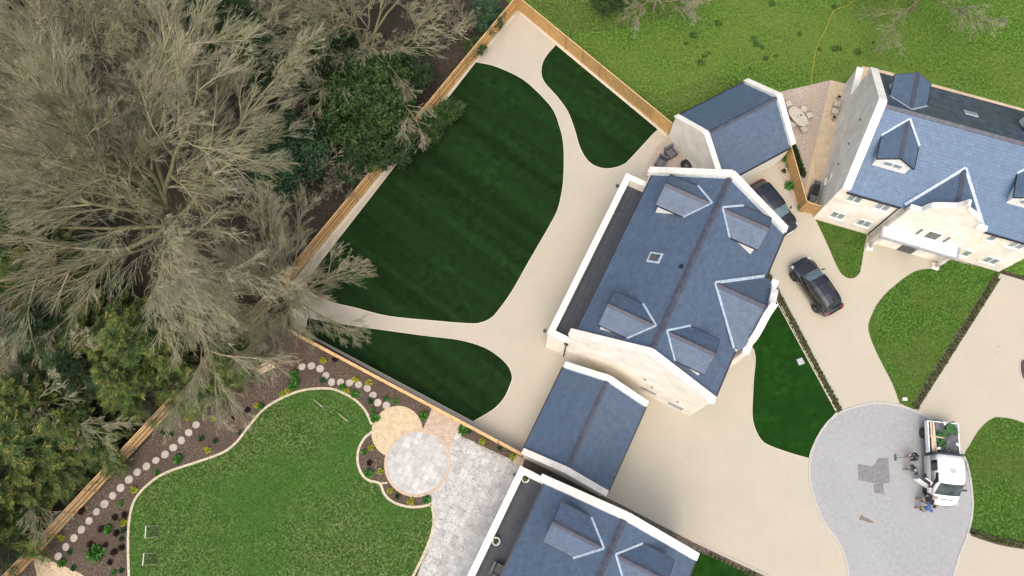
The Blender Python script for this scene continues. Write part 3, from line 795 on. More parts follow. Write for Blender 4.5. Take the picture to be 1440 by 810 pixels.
# downpipe on the main house etc. ------------------------------------------------
def garage(label, org, ang, w, l, ze, zr, along_x, doors, cat='garage'):
    """gabled garage; local x spans the width, y the ridge direction"""
    h = empty('garage', (org[0], org[1], 0), ang, label, cat)
    t = 0.3; xm = w/2; sl_ = (zr-ze)/xm
    wl = MB()
    for yy in (0, l-t): wl.prism([(x, yy, z) for x, z in gable_poly(0, w, ze, zr, 0.22)], (0, t, 0))
    wl.box(.004, t, t, l-t, 0, ze-.06)
    wl.box(w-t, w-.004, t, l-t, 0, ze-.06)
    wall = wl.build('wall', M_wall, h)
    for yy in (-0.05, l-t-0.07):
        yc = yy+(t+.12)/2
        for s in (-1, 1): coping(wall, (xm+s*(xm+0.1), yc, ze+0.22-0.1*sl_), (xm+s*.004, yc, zr+0.22), t+0.12, 0.09, (0, 1, 0), seg=0.9)
    rf = MB(); ov = 0.14
    for s in (-1, 1):
        rf.prism([(xm, t+.004, zr), (xm+s*(xm+ov), t+.004, ze-ov*sl_), (xm+s*(xm+ov), l-t-.004, ze-ov*sl_), (xm, l-t-.004, zr)], (0, 0, -0.09))
    roof = rf.build('roof', M_slate, h)
    ridge_tiles(roof, (xm, t+.02, zr+.02), (xm, l-t-.02, zr+.02), 0.17, 0.17*sl_)
    for s in (-1, 1):
        xg = xm+s*(xm+ov+0.04)
        MB().box(xg-.06, xg+.06, t+.01, l-t-.01, ze-0.24, ze-0.13).build('gutter', M_black, h)
    for yy in (t+0.05, l-t-0.05):
        for s in (-1, 1): MB().bar((xm+s*xm, yy, ze+.02), (xm+s*.003, yy, zr+.02), 0.08, 0.03).build('lead_soaker', M_lead, roof)
    for ya, yb in doors:
        d = MB().box(w-.003, w+.05, ya, yb, 0.03, 2.15).build('garage_door', M_white, h)
        for k in range(1, 4): MB().box(w+.051, w+.06, ya+.05, yb-.05, 0.03+k*.53-.012, 0.03+k*.53+.012).build('door_groove', M_kerb, d)
    return h
garage('slate roofed garage standing between the two cream stone houses with roof terraces', (-0.013, 4.419), TH, 5.93, 6.88, 2.72, 4.80, False, ((0.7, 3.1), (3.7, 6.1)))
# upper garage: ridge direction 28.8 deg; local y along ridge, local x = across towards the drive
g2o = Vector((11.682, 29.544, 0)); g2a = math.radians(28.83-90)
garage('slate roofed garage at the end of the timber fence, beside the gravel patio', (g2o.x, g2o.y), g2a, 6.1, 6.66, 2.75, 5.05, True, ((2.0, 4.2), (4.5, 6.2)))

# ---- right house --------------------------------------------------------
RA = math.radians(-18.55)
RZE, RZR, RD, RWD = 5.585, 9.038, 9.779, 14.014
rh = empty('house', (22.402, 22.479, 0), RA, 'cream stone house with columned porch and curved entrance gable', 'house')
rsl = (RZR-RZE)/(RD/2); rym = RD/2; t = 0.42
def ygab(x, p=0.30): return [(x, 0, 0), (x, RD, 0), (x, RD, RZE+p), (x, rym, RZR+p), (x, 0, RZE+p)]
wl = MB()
wl.prism(ygab(0.0), (t, 0, 0)); wl.prism(ygab(RWD-t), (t, 0, 0))
wl.box(t, RWD-t, .004, t, 0, RZE-.06).box(t, RWD-t, RD-t, RD-.004, 0, RZE-.06)
rwall = wl.build('wall', M_wall, rh)
for xx in (-0.06, RWD-t-0.08):
    xc = xx+(t+.14)/2
    for s in (-1, 1): coping(rwall, (xc, rym+s*(rym+.12), RZE+.30-.12*rsl), (xc, rym+s*.004, RZR+.30), t+.14, 0.10, (1, 0, 0), seg=1.0)
    for s in (-1, 1):
        ye = rym+s*(rym+.12); MB().box(xx+.006, xx+t+.134, min(ye, ye-s*.4), max(ye, ye-s*.4), RZE-.25, RZE+.15).build('kneeler', M_cope, rwall)
ov = 0.16
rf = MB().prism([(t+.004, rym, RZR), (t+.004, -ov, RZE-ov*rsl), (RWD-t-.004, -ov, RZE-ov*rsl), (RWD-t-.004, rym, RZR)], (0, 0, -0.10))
rroof = rf.build('roof', M_slate_sheen, rh)
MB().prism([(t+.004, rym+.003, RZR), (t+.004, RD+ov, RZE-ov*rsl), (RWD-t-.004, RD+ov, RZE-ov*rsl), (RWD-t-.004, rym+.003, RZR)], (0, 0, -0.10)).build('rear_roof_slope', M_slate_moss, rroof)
ridge_tiles(rroof, (t+.02, rym, RZR+.03), (RWD-t-.02, rym, RZR+.03), 0.20, 0.20*rsl)
for xa, xb in ((t, 4.2), (9.7, RWD-t)): MB().box(xa+.01, xb-.01, -ov-.10, -ov+.02, RZE-.27, RZE-.16).build('gutter', M_black, rh)
MB().box(t+.01, RWD-t-.01, RD+ov-.02, RD+ov+.10, RZE-.27, RZE-.16).build('gutter', M_black, rh)
dormer(rh, -1, 'y', 2.36, rym, 0.46, 1.62, 1.25, RZR, rsl, 3.42, M_glass)
dormer(rh, -1, 'y', 11.45, rym, 0.46, 1.62, 1.25, RZR, rsl, 3.42, M_glass)
dormer(rh, 1, 'y', 2.36, rym, 0.46, 1.62, 1.25, RZR, rsl, 3.42, M_glass)
dormer(rh, 1, 'y', 11.45, rym, 0.46, 1.62, 1.25, RZR, rsl, 3.42, M_glass)
# entrance bay
bx, bhf, bz = 7.0, 2.62, 7.5
er = MB()
ybk = (bz-RZE)/rsl
for s in (-1, 1):
    er.prism([(bx, ybk+.12, bz), (bx, -.45, bz), (bx+s*bhf, -.45, RZE+.10), (bx+s*bhf, 0.14, RZE+.10)], (0, 0, -0.08))
ero = er.build('entrance_roof', M_slate, rh)
ridge_tiles(ero, (bx, -.42, bz+.03), (bx, ybk, bz+.03), 0.17, 0.12)
fl = MB()
for s in (-1, 1): fl.bar((bx, ybk+.12, bz+.08), (bx+s*(bhf+.08), -.03, RZE+.12), 0.2, 0.02, up=Vector((0, -rsl, 1)).normalized())
fl.build('lead_valley', M_lead, ero)
MB().box(bx-bhf+.05, bx+bhf-.05, -.40, .0, 0, RZE+.02).build('entrance_wall', M_wall, rh)
shaped_gable(rh, lambda l, out, z: Vector((bx+l, -0.62-out, z)), bx, 2.58, 0, 6.35, 9.0, 0.30)
# porch canopy with two columns
pc = MB().box(4.1, 9.55, -1.55, -0.63, 2.86, 3.04).build('porch_canopy', M_wall, rh)
MB().box(4.02, 9.63, -1.63, -1.47, 3.0, 3.12).box(4.02, 4.18, -1.47, -0.63, 3.0, 3.12).box(9.47, 9.63, -1.47, -0.63, 3.0, 3.12).build('lead_trim', mat('porch_lead', (0.22, 0.23, 0.26), (0.32, 0.33, 0.36), 0.6, 4), pc)
for xx in (4.47, 9.41):
    cl = MB().lathe([(0.17, 0.30), (0.175, 1.2), (0.15, 2.62), (0.19, 2.66), (0.2, 2.74)], 20, (xx, -1.10, 0)).build('column', M_cope, rh, True)
    MB().box(xx-.25, xx+.25, -1.35, -0.85, 0.0, 0.16).box(xx-.22, xx+.22, -1.32, -0.88, 0.16, 0.30).build('column_base', M_cope, cl)
    MB().box(xx-.24, xx+.24, -1.34, -0.86, 2.74, 2.858).build('column_capital', M_cope, cl)
dr = MB().box(bx-.55, bx+.55, -.66, -.622, .05, 2.2).build('door', M_dark, rh)
MB().box(bx+.38, bx+.42, -.70, -.66, 1.0, 1.2).build('handle', M_lead, dr)
for xx, zz, w_, p_ in ((1.28, 4.54, 1.0, 2), (3.26, 4.54, 1.0, 2), (1.28, 1.46, 1.0, 2), (3.26, 1.46, 1.0, 2), (10.86, 4.63, .55, 1), (12.56, 4.60, 1.0, 2), (10.86, 1.42, .55, 1), (12.62, 1.42, 1.0, 2)):
    add_window(rh, (xx, 0.001, zz), (1, 0, 0), (0, 0, 1), w_, 1.02, p_)
for xx, w_, gm in ((6.36, 0.36, M_dglass), (7.32, 0.98, M_dglass), (8.28, 0.36, M_dglass)):
    add_window(rh, (xx, -0.623, 3.72), (1, 0, 0), (0, 0, 1), w_, 1.2, 1, gm)
MB().tube([(4.2, -.06, .05), (4.2, -.06, RZE-.2)], 0.05).build('downpipe', M_black, rh)
# gable vents and slit window
for yy, zz in ((5.2, 6.2), (4.0, 4.8), (3.0, 3.4)): MB().box(-.06, -.003, yy-.05, yy+.05, zz-.07, zz+.07).build('wall_vent', M_black, rwall)
add_window(rh, (-.003, 2.6, 1.7), (0, -1, 0), (0, 0, 1), 0.45, 1.0, 1)
on = MB().box(-.45, .45, -.3, .3, 0, .05).build('roof_window', M_lead, rroof)
_n2 = Vector((0, rsl, 1)).normalized(); _d2 = Vector((1, 0, 0)); on.matrix_local = Matrix.Translation((6.75, 7.15, RZR-(7.15-rym)*rsl+.01)) @ Matrix((_d2, _n2.cross(_d2), _n2)).transposed().to_4x4()
MB().box(-.36, .36, -.22, .22, .052, .06).build('pane', M_glass, on)
# garden wall running back from the rear corner
gw = empty('garden_wall', (22.402, 22.479, 0), RA, 'cream stone garden wall running back from the porch house corner', 'wall')
MB().box(0.0, .40, RD+.02, RD+2.6, 0, 2.3).build('wall', M_wall, gw)
for k in range(3): MB().box(-.05, .45, RD+.03+k*.86, RD+.02+(k+1)*.86-.01, 2.303, 2.40).build('coping_stone', M_cope, gw)

# ================================================================== FENCES
def fence(label, a, b, h, rails_side, m_board, m_rail=None, posts='wood', bay=1.83, gate_bays=(), zero=0.0):
    """board fence from a to b; rails_side +1/-1 puts the rails left/right of the direction, 0 hides them"""
    a, b = Vector((a[0], a[1], 0)), Vector((b[0], b[1], 0)); d = b-a; L = d.length; n = max(1, round(L/bay)); s = L/n; d.normalize()
    ang = math.atan2(d.y, d.x)
    root = empty('fence', a, ang, label, 'fence')
    pb = MB(); nbrd = 14; w = (s-0.11)/nbrd
    for k in range(nbrd):
        x0 = 0.055+k*w; pb.box(x0+.004, x0+w-.004, -0.012+(k % 2)*.006, 0.012+(k % 2)*.006, 0.16, h-.02)
    panel = pb.mesh('panel', m_board)
    grav = MB().box(.055, s-.055, -.02, .02, 0.0, .155).mesh('gravel_board', M_fence2)
    post = MB().box(-.05, .05, -.05, .05, 0, h+.03).mesh('post', M_fence2)
    cap = MB().box(0.06, s-.06, -.035, .035, h-.018, h+.012).mesh('capping', M_rail)
    rail = MB().box(.055, s-.055, -.03, .03, -.022, .022).mesh('rail', m_rail or M_rail)
    zz = (0.32, h*.52, h-.22)
    for k in range(n):
        X = Matrix.Translation((k*s, 0, 0))
        pn = place('panel', panel, root, X)
        place('gravel_board', grav, root, X)
        place('capping', cap, root, X)
        if rails_side:
            for q in zz: place('rail', rail, root, Matrix.Translation((k*s, rails_side*.052, q)))
        if k in gate_bays:
            MB().bar((.1, rails_side*.05, .35), (s-.1, rails_side*.05, h-.3), .05, .09, up=(0, rails_side, 0)).build('brace', M_rail, root).matrix_local = X
    for k in range(n+1): place('post', post, root, Matrix.Translation((k*s, 0, 0)))
    return root
fence('orange timber fence with vertical boards between drive and back lawn', F_TOP, F_NE, 1.75, 0, M_fence)
wd = (F_W1-F_TOP)
fence('orange timber fence with horizontal rails between the wood and the large artificial lawn', F_TOP, F_W1, 1.75, 1, M_fence, M_fence)
fence('weathered timber fence with rails between the feathery conifers and the stepping stone bed', F_W1, F_W3, 1.75, 1, M_fence2, gate_bays=())
fence('low timber fence dividing the bark bed from artificial lawn', F_D0, F_D1, 1.70, -1, M_fence2)
fence('short timber fence beside parked car and gravel patio', G(1101, 214), G(1124, 296), 1.7, 0, M_fence, bay=1.5)
fence('timber fence return joining the porch house corner', G(1124, 296), G(1146, 303), 1.7, 0, M_fence, bay=1.5)

# ================================================================== TREES
def unit(a): return a/np.maximum(np.linalg.norm(a, axis=-1, keepdims=True), 1e-9)

def grow(P0, D0, Ln, r0, r1, steps, wig, trop, R):
    """vectorised branches: returns points (N,steps+1,3) and radii"""
    N = len(P0); P = np.zeros((N, steps+1, 3)); P[:, 0] = P0; d = D0.copy()
    for k in range(steps):
        d = unit(d+R.normal(0, wig, (N, 3))+np.array([0, 0, 1.0])*(trop if np.isscalar(trop) else trop[:, None]))
        P[:, k+1] = P[:, k]+d*(Ln/steps)[:, None]
    tt = np.linspace(0, 1, steps+1)[None, :]
    return P, r0[:, None]*(1-tt)+r1[:, None]*tt

def children(P, rad, cnt, tlo, thi, amin, amax, R):
    N, K, _ = P.shape
    idx = np.repeat(np.arange(N), cnt)
    t = R.uniform(tlo, thi, len(idx))*(K-1); k = np.minimum(t.astype(int), K-2); f = (t-k)[:, None]
    p = P[idx, k]*(1-f)+P[idx, k+1]*f
    d = unit(P[idx, k+1]-P[idx, k])
    q = unit(np.cross(d, R.normal(0, 1, d.shape)))
    a = np.radians(R.uniform(amin, amax, len(idx)))[:, None]
    rr = rad[idx, k]*(1-f[:, 0])+rad[idx, k+1]*f[:, 0]
    return p, unit(d*np.cos(a)+q*np.sin(a)), rr, t/(K-1), idx

def tubes(P, rad, n=3):
    N, K, _ = P.shape
    d = unit(P[:, -1]-P[:, 0]); s = unit(np.cross(d, np.array([0.31, 0.17, 0.94])+0*d)); u = np.cross(d, s)
    ang = 2*np.pi*np.arange(n)/n
    ring = s[:, None, None]*np.cos(ang)[None, None, :, None]+u[:, None, None]*np.sin(ang)[None, None, :, None]
    V = P[:, :, None]+ring*rad[:, :, None, None]
    base = (np.arange(N)*K*n)[:, None, None]+(np.arange(K-1)*n)[None, :, None]
    j = np.arange(n)[None, None, :]; j2 = (np.arange(n)+1) % n; j2 = j2[None, None, :]
    F = np.stack([base+j, base+j2, base+n+j2, base+n+j], -1).reshape(-1, 4)
    return V.reshape(-1, 3), F

def bare_tree_mesh(seed, H, Rc, nl=10, cnt=(9, 8, 7, 4), trunk_r=0.34, lean=(0, 0), up=0.5, droop=0.0, twigm=None, tw=1.0):
    R = np.random.default_rng(seed)
    # trunk
    P, r = grow(np.zeros((1, 3)), unit(np.array([[lean[0], lean[1], 1.0]])), np.array([H*.42]), np.array([trunk_r]), np.array([trunk_r*.62]), 6, .05, .02, R)
    V0, F0 = tubes(P, r, 10)
    # limbs
    t = np.linspace(.35, 1, nl); k = np.minimum((t*6).astype(int), 5); f = (t*6-k)[:, None]
    p = P[0, k]*(1-f)+P[0, k+1]*f
    az = np.arange(nl)*2.4+R.uniform(-.4, .4, nl); el = np.radians(np.linspace(18, 80, nl)+R.uniform(-8, 8, nl))
    d = np.stack([np.cos(az)*np.cos(el), np.sin(az)*np.cos(el), np.sin(el)], 1)
    Ln = Rc*np.cos(el)*1.02+(H*.62)*np.sin(el)
    rr = trunk_r*.52*R.uniform(.75, 1.1, nl)
    P1, r1 = grow(p, d, Ln, rr, rr*.22, 8, .13, up*.16*np.cos(el), R)
    V1, F1 = tubes(P1, r1, 6)
    trunk = (np.vstack([V0, V1]), np.vstack([F0, F1+len(V0)]))
    Vs, Fs, Ms = [], [], []; off = 0
    Pp, rp, Lp = P1, r1, Ln
    spec = [(cnt[0], .20, 1.0, 25, 58, .42, 5, 5, .13, 0), (cnt[1], .15, 1.0, 20, 50, .50, 4, 4, .11, 0), (cnt[2], .12, 1.0, 15, 42, .56, 3, 3, .12, 1), (cnt[3], .10, 1.0, 12, 36, .60, 2, 3, .09, 1)]
    for c, lo, hi, a0, a1, lr, st, n, wig, mi in spec:
        p, d, rr, tt, idx = children(Pp, rp, c, lo, hi, a0, a1, R)
        out = unit((p-np.array([0, 0, H*.30]))*np.array([1, 1, .55])); d = unit(d+out*.42)
        L2 = Lp[idx]*lr*(1.15-.55*tt)*R.uniform(.65, 1.2, len(idx))
        ra = np.maximum(rr*.62, .0085*tw); rb = np.maximum(ra*.30, .006*tw)
        Pp, rp = grow(p, d, L2, ra, rb, st, wig, .05-droop*.09, R); Lp = L2
        V, F = tubes(Pp, rp, n); Vs.append(V); Fs.append(F+off); off += len(V); pick = R.random(len(Pp)); per = len(F)//len(Pp)
        Ms.append(np.repeat(np.where(pick < .62, mi, 2 if mi else 3), per))
    crown = (np.vstack(Vs), np.vstack(Fs), np.concatenate(Ms))
    tm = fast_mesh('trunk', trunk[0], trunk[1], M_bark)
    cm = fast_mesh('crown', crown[0], crown[1], [M_branch, twigm or M_twig, M_twig3, M_branch2], crown[2])
    return tm, cm

def quads(C, A, B):
    """leaf quads: centre C, half axes A (length), B (width): pointed diamond"""
    V = np.stack([C-A, C+B*.9-A*.1, C+A, C-B*.9-A*.1], 1).reshape(-1, 3)
    F = np.arange(len(V)).reshape(-1, 4); return V, F

def spray_mesh(seed, H, Rc, nbr=70, nsp=26, m=M_yew, shape='cone', drop=.35, lsc=1.0, m2=None):
    """feathery conifer: drooping branches carrying flat sprays of narrow leaflets"""
    R = np.random.default_rng(seed)
    z = R.uniform(.10, 1, nbr)**.8*H
    az = R.uniform(0, 2*np.pi, nbr)
    if shape == 'cone': rad = Rc*(1-(z/H)**1.4)*R.uniform(.75, 1.1, nbr)+.35
    else: rad = Rc*np.sqrt(np.clip(1-((z/H-.45)/.6)**2, .05, 1))*R.uniform(.75, 1.1, nbr)
    p0 = np.stack([0*z, 0*z, z], 1); d = np.stack([np.cos(az), np.sin(az), 0.35+0*z], 1)
    P, r = grow(p0, unit(d), rad*1.1, np.full(nbr, .05), np.full(nbr, .012), 6, .10, -drop*.28, R)
    p, dd, rr, tt, idx = children(P, r, nsp, .25, 1.0, 15, 70, R)
    Lsp = R.uniform(.45, .95, len(p))*lsc
    dd = unit(dd+np.array([0, 0, -.25])*drop)
    side = unit(np.cross(dd, np.array([0, 0, 1.0])+R.normal(0, .35, dd.shape)))
    Vs, Fs, off = [], [], 0
    for q in range(9):
        f = (q+.6)/9.2
        for s in (-1, 1):
            c = p+dd*(Lsp*f)[:, None]
            a = unit(dd*.75+side*s*.8+R.normal(0, .16, dd.shape))*(Lsp*(.30*(1-f*.75)))[:, None]
            b = unit(np.cross(a, R.normal(0, .35, dd.shape)+np.array([0, 0, 1.0])))*(.021*lsc*R.uniform(.8, 1.4, len(p)))[:, None]
            V, F = quads(c+a, a, b); Vs.append(V); Fs.append(F+off); off += len(V)
    tp = np.array([[0, 0, 0], [0, 0, H*.5], [0, 0, H*.95]])[None]
    TV, TF = tubes(tp, np.array([[.22, .14, .03]])*max(.5, H/12), 8); BV, BF = tubes(P, r, 3)
    tm = fast_mesh('trunk', np.vstack([TV, BV]), np.vstack([TF, BF+len(TV)]), M_bark)
    tone = np.tile((R.random(len(p)) < .22).astype(int), 18)
    return tm, fast_mesh('crown', np.vstack(Vs), np.vstack(Fs), [m, m2 or m], tone)

def leafy_mesh(seed, H, Rc, nclump=80, nleaf=150, m=M_ever, ls=.16, z0=.12, cr=.7):
    """broadleaf evergreen: leaf clumps through an uneven crown, limbs to the clumps"""
    R = np.random.default_rng(seed)
    u = unit(R.normal(0, 1, (nclump, 3))); rad = R.uniform(.45, 1.05, nclump)[:, None]
    zc = H*(.5+z0/2); C = u*rad*np.array([Rc, Rc, H*(1-z0)/2])+np.array([0, 0, zc])
    C = C[C[:, 2] > .3]; n = len(C)
    sz = R.uniform(.55, 1.2, n)*cr
    o = R.normal(0, .5, (n, nleaf, 3)); o[..., 2] *= .7
    L = C[:, None]+o*sz[:, None, None]
    L = L.reshape(-1, 3); L[:, 2] = np.maximum(L[:, 2], .05)
    A = unit(R.normal(0, 1, L.shape)+np.array([0, 0, -.3]))*(ls*R.uniform(.6, 1.2, len(L)))[:, None]
    B = unit(np.cross(A, unit(R.normal(0, .5, L.shape)+np.array([0, 0, 1.0]))))*(ls*.45)
    V, F = quads(L, A, B)
    tp = np.array([[0, 0, 0], [0.05*H, 0.02*H, H*.4], [0, 0, H*.8]])[None]
    TV, TF = tubes(tp, np.array([[.2, .14, .03]])*max(.3, H/8), 8)
    k = min(n, 24); e = np.stack([np.repeat([[0, 0, H*.25]], k, 0), C[:k]*.6+np.array([0, 0, H*.12]), C[:k]], 1)
    BV, BF = tubes(e, np.tile(np.array([[.06, .035, .012]]), (k, 1))*max(.3, H/8), 4)
    tm = fast_mesh('trunk', np.vstack([TV, BV]), np.vstack([TF, BF+len(TV)]), M_bark)
    return tm, fast_mesh('crown', V, F, m)

def plant_tree(name, meshes, loc, rz, sc, label, cat='tree', group=None, tilt=(0, 0), zs=1.0):
    o = empty(name, loc, 0, label, cat, group)
    o.rotation_euler = (tilt[0], tilt[1], rz); o.scale = (sc, sc, sc*zs)
    place('trunk', meshes[0], o); place('crown', meshes[1], o)
    return o

# ---- big bare trees
T_big = bare_tree_mesh(3, 17.5, 11.5, 16, (11, 10, 8, 5), .38, up=.30, droop=.75, tw=.9)
T_mid = bare_tree_mesh(8, 15.0, 8.0, 11, (9, 8, 6, 4), .25, up=.45, droop=.4, tw=1.3)
T_low = bare_tree_mesh(21, 9.0, 6.5, 10, (8, 7, 6, 4), .17, up=.2, droop=.8, tw=1.2)
T_bush = bare_tree_mesh(33, 4.5, 3.2, 10, (6, 6, 5, 4), .08, up=.3, droop=.1, twigm=M_twig2)
def at_crown(px, py, zc): p = G(px, py, zc); return (p.x, p.y, 0)
BARE = [
    (T_big, 180, 258, 10.0, 0.9, 1.03, 'huge spreading bare tree whose twigs hang over the large artificial lawn'),
    (T_big, 378, 398, 6.0, 3.4, .46, 'small bare tree with drooping twigs at the end of the garden path'),
    (T_mid, 60, 120, 9.0, 1.1, 1.05, 'tall bare tree with pinkish twigs deep in the wood, in front of the dark evergreens'),
    (T_mid, 235, 60, 9.0, 3.9, .95, 'bare tree with long mossy limbs behind the huge spreading tree'),
    (T_mid, 505, 22, 8.0, 5.2, .86, 'bare tree with mossy fan of branches over the dark laurel by the orange fence'),
    (T_low, 450, 20, 5.0, 0.3, 1.0, 'low bare tree between the blue green evergreen and the mossy fan tree'),
    (T_low, 35, 560, 6.0, 2.7, .95, 'pale twisted bare tree rising among the feathery conifers'),
    (T_low, 1325, -42, 5.0, 1.9, .8, 'bare tree overhanging the back lawn behind the porch house'),
    (T_low, 930, -28, 4.0, 0.9, .7, 'bare tree at the shady edge of the back lawn beyond the fence'),
    (T_mid, 10, 10, 9.0, 2.0, .9, 'mossy bare tree in the far corner of the wood'),
]
for me_, px, py, zc, rz, sc, lb in BARE:
    plant_tree('bare_tree', me_, at_crown(px, py, zc), rz, sc, lb, 'tree', 'bare trees of the wood')
for px, py, sc, rz in ((400, 170, .9, 0), (440, 260, .9, 1), (610, 40, .8, 2), (330, 120, 1.0, 3), (455, 130, .9, 4), (490, 260, .7, .5), (330, 330, .9, 1.5), (420, 60, 1., 2.5), (110, 560, .7, 5), (650, 60, .6, 3.2), (230, 560, .6, 1)):
    p = G(px, py); plant_tree('bare_shrub', T_bush, p, rz, sc, 'leafless brown twiggy shrub under the trees of the wood', 'shrub', 'twiggy shrubs under the trees')
# ---- evergreens
M_yew2 = leafmat('young_conifer_leaf', (0.10, 0.130, 0.026), (0.22, 0.235, 0.055), 1.5)
K_yew = [spray_mesh(5, 10.0, 3.4, 105, 30, M_yew, m2=M_yew2), spray_mesh(6, 8.0, 3.6, 95, 30, M_yew, 'round', .5, m2=M_yew2)]
K_dark = [spray_mesh(15, 12.0, 3.2, 90, 22, M_ever, 'cone', .45)]
K_laur = [leafy_mesh(4, 6.0, 3.2, 90, 170, M_laurel, .15), leafy_mesh(14, 5.0, 2.6, 70, 150, M_blue, .14), leafy_mesh(24, 7.5, 3.4, 95, 160, M_ever, .15)]
GY = 'feathery conifers along the weathered fence'
for k, (px, py, zc, ki, sc, rz) in enumerate([(-5, 690, 5, 0, .9, 0), (48, 640, 4.5, 1, .75, 1), (-40, 765, 5, 0, .9, 2), (105, 600, 4, 0, .68, 3), (150, 642, 2.0, 1, .34, 4.2), (5, 620, 5, 1, 1.0, 5), (60, 570, 4, 0, .9, .6), (190, 540, 3.5, 0, .75, 1.7), (282, 552, 2.4, 1, .48, 2.8), (205, 490, 4.5, 0, .9, 3.6), (325, 508, 2.5, 0, .55, 4.4), (20, 350, 6, 0, 1.1, 5.5), (60, 410, 5, 1, 1.0, .9), (5, 735, 3, 0, .55, 2.2), (150, 480, 4, 1, .9, 1.3)]):
    plant_tree('conifer', K_yew[ki], at_crown(px, py, zc), rz, sc, ('yellow green feathery conifer below the hanging twigs of the huge bare tree' if k in (7, 8, 9, 10, 14) else
                'yellow green feathery conifer behind the crown of the huge bare tree' if k in (11, 12) else
                'low yellow green conifer reaching over the weathered fence to the stepping stones' if k == 4 else
                'yellow green feathery conifer behind the weathered fence'), 'conifer', GY)
for k, (px, py, zc, sc, rz) in enumerate([(345, 55, 6, 1.0, 0), (305, 15, 6, 1.0, 1), (20, 40, 6, 1.0, 2), (90, 480, 5, .8, 3), (30, 470, 5, .9, 4), (385, 110, 5, .85, 5), (130, 530, 4, .7, .4)]):
    plant_tree('conifer', K_dark[0], at_crown(px, py, zc), rz, sc, 'tall dark green conifer shaded among the bare trees', 'conifer', 'dark conifers of the wood')
for px, py, zc, ki, sc, rz, lb, gp in [
    (505, 150, 4, 0, 1.15, 0, 'mid green laurel tree behind the orange rail fence', 'laurels along the fence'),
    (528, 118, 4, 0, .9, 1, 'mid green laurel tree behind the orange rail fence', 'laurels along the fence'),
    (548, 172, 3, 0, .6, 2, 'mid green laurel tree behind the orange rail fence', 'laurels along the fence'),
    (535, 200, 3, 2, .7, 2.5, 'mid green laurel tree behind the orange rail fence', 'laurels along the fence'),
    (405, 220, 3, 1, 1.2, 3, 'blue green evergreen bush beside the huge bare tree', None),
    (455, 90, 4, 2, 1.0, 4, 'dark glossy evergreen below the mossy fan tree', None),
    (682, 6, 3, 1, .55, 5, 'blue green evergreen spilling over the corner of the orange fences', None),
    (492, 238, 1.5, 1, .5, 1, 'small blue green bush in the gap between laurel and rail fence', None),
    (860, -14, 2, 0, .55, 2, 'light green bush at the shady edge of the back lawn', None),
    (572, 82, 4, 2, .6, .3, 'dark evergreen squeezed between fan tree and fence', None),
]:
    plant_tree('evergreen', K_laur[ki], at_crown(px, py, zc), rz, sc, lb, 'tree', gp)
# laurel bough overhanging the fence onto the lawn
K_bough = leafy_mesh(51, 2.2, 1.5, 26, 150, M_laurel, .12, .3, .55)
for px, py, z, sc in ((636, 150, 1.0, .62), (618, 160, 1.2, .75), (603, 176, 1.4, .8), (668, 58, 1.4, .6)):
    p = G(px, py, z); plant_tree('overhanging_shrub', K_bough, (p.x, p.y, 0.0), px, sc, 'laurel shrub leaning over the orange rail fence onto the lawn edge', 'shrub', 'shrubs overhanging the fence')

# ---- grass blades and woodland litter
def tufts(name, poly, n, hgt, m, z, seed, label):
    R = np.random.default_rng(seed); Q = np.array([(p[0], p[1]) for p in poly]); lo, hi = Q.min(0), Q.max(0)
    lo = np.maximum(lo, [-52, -12]); hi = np.minimum(hi, [45, 52])
    P = R.uniform(lo, hi, (n*3, 2)); P = P[inside_np(P, poly)][:n]; k = len(P)
    P3 = np.c_[P, np.full(k, z)]
    V = []
    for j in range(3):
        a = R.uniform(0, 2*np.pi, k); s = np.stack([np.cos(a), np.sin(a), 0*a], 1); h = hgt*R.uniform(.5, 1.3, k)
        ln = np.stack([R.normal(0, .6, k), R.normal(0, .6, k), np.ones(k)], 1)*h[:, None]
        V.append(np.stack([P3-s*.013, P3+s*.013, P3+ln], 1))
    V = np.concatenate(V).reshape(-1, 3)
    o = place(name, fast_mesh(name, V, np.arange(len(V)).reshape(-1, 3), m)); tag(o, label, 'grass', kind='stuff'); return o
M_blade = mat('grass_blade', (0.028, 0.090, 0.010), (0.115, 0.205, 0.040), .9, .9, 8, spec=.15)
tufts('grass', [F_TOP+Vector((1, 1, 0)), F_NE+Vector((.4, .4, 0)), G(1060, 112), G(1098, 124), G(1168, 108), G(1215, 84), G(1440, 142), Vector((46, 30, 0)), Vector((46, 52, 0)), Vector((2, 52, 0))], 60000, .07, M_blade, .005, 1, 'short grass blades of the back lawn')
tufts('grass', E1+E2+E3[1:]+plan([(400, 900)]), 50000, .05, M_blade, .047, 2, 'short grass blades of the garden lawn')
tufts('grass', LF, 14000, .05, M_blade, .031, 3, 'short grass blades of the lawn by the porch')
tufts('grass', LG, 10000, .05, M_blade, .031, 4, 'short grass blades of the lawn beside the white van')
tufts('grass', LE, 4000, .05, M_blade, .031, 5, 'short grass blades of the small tapering lawn')

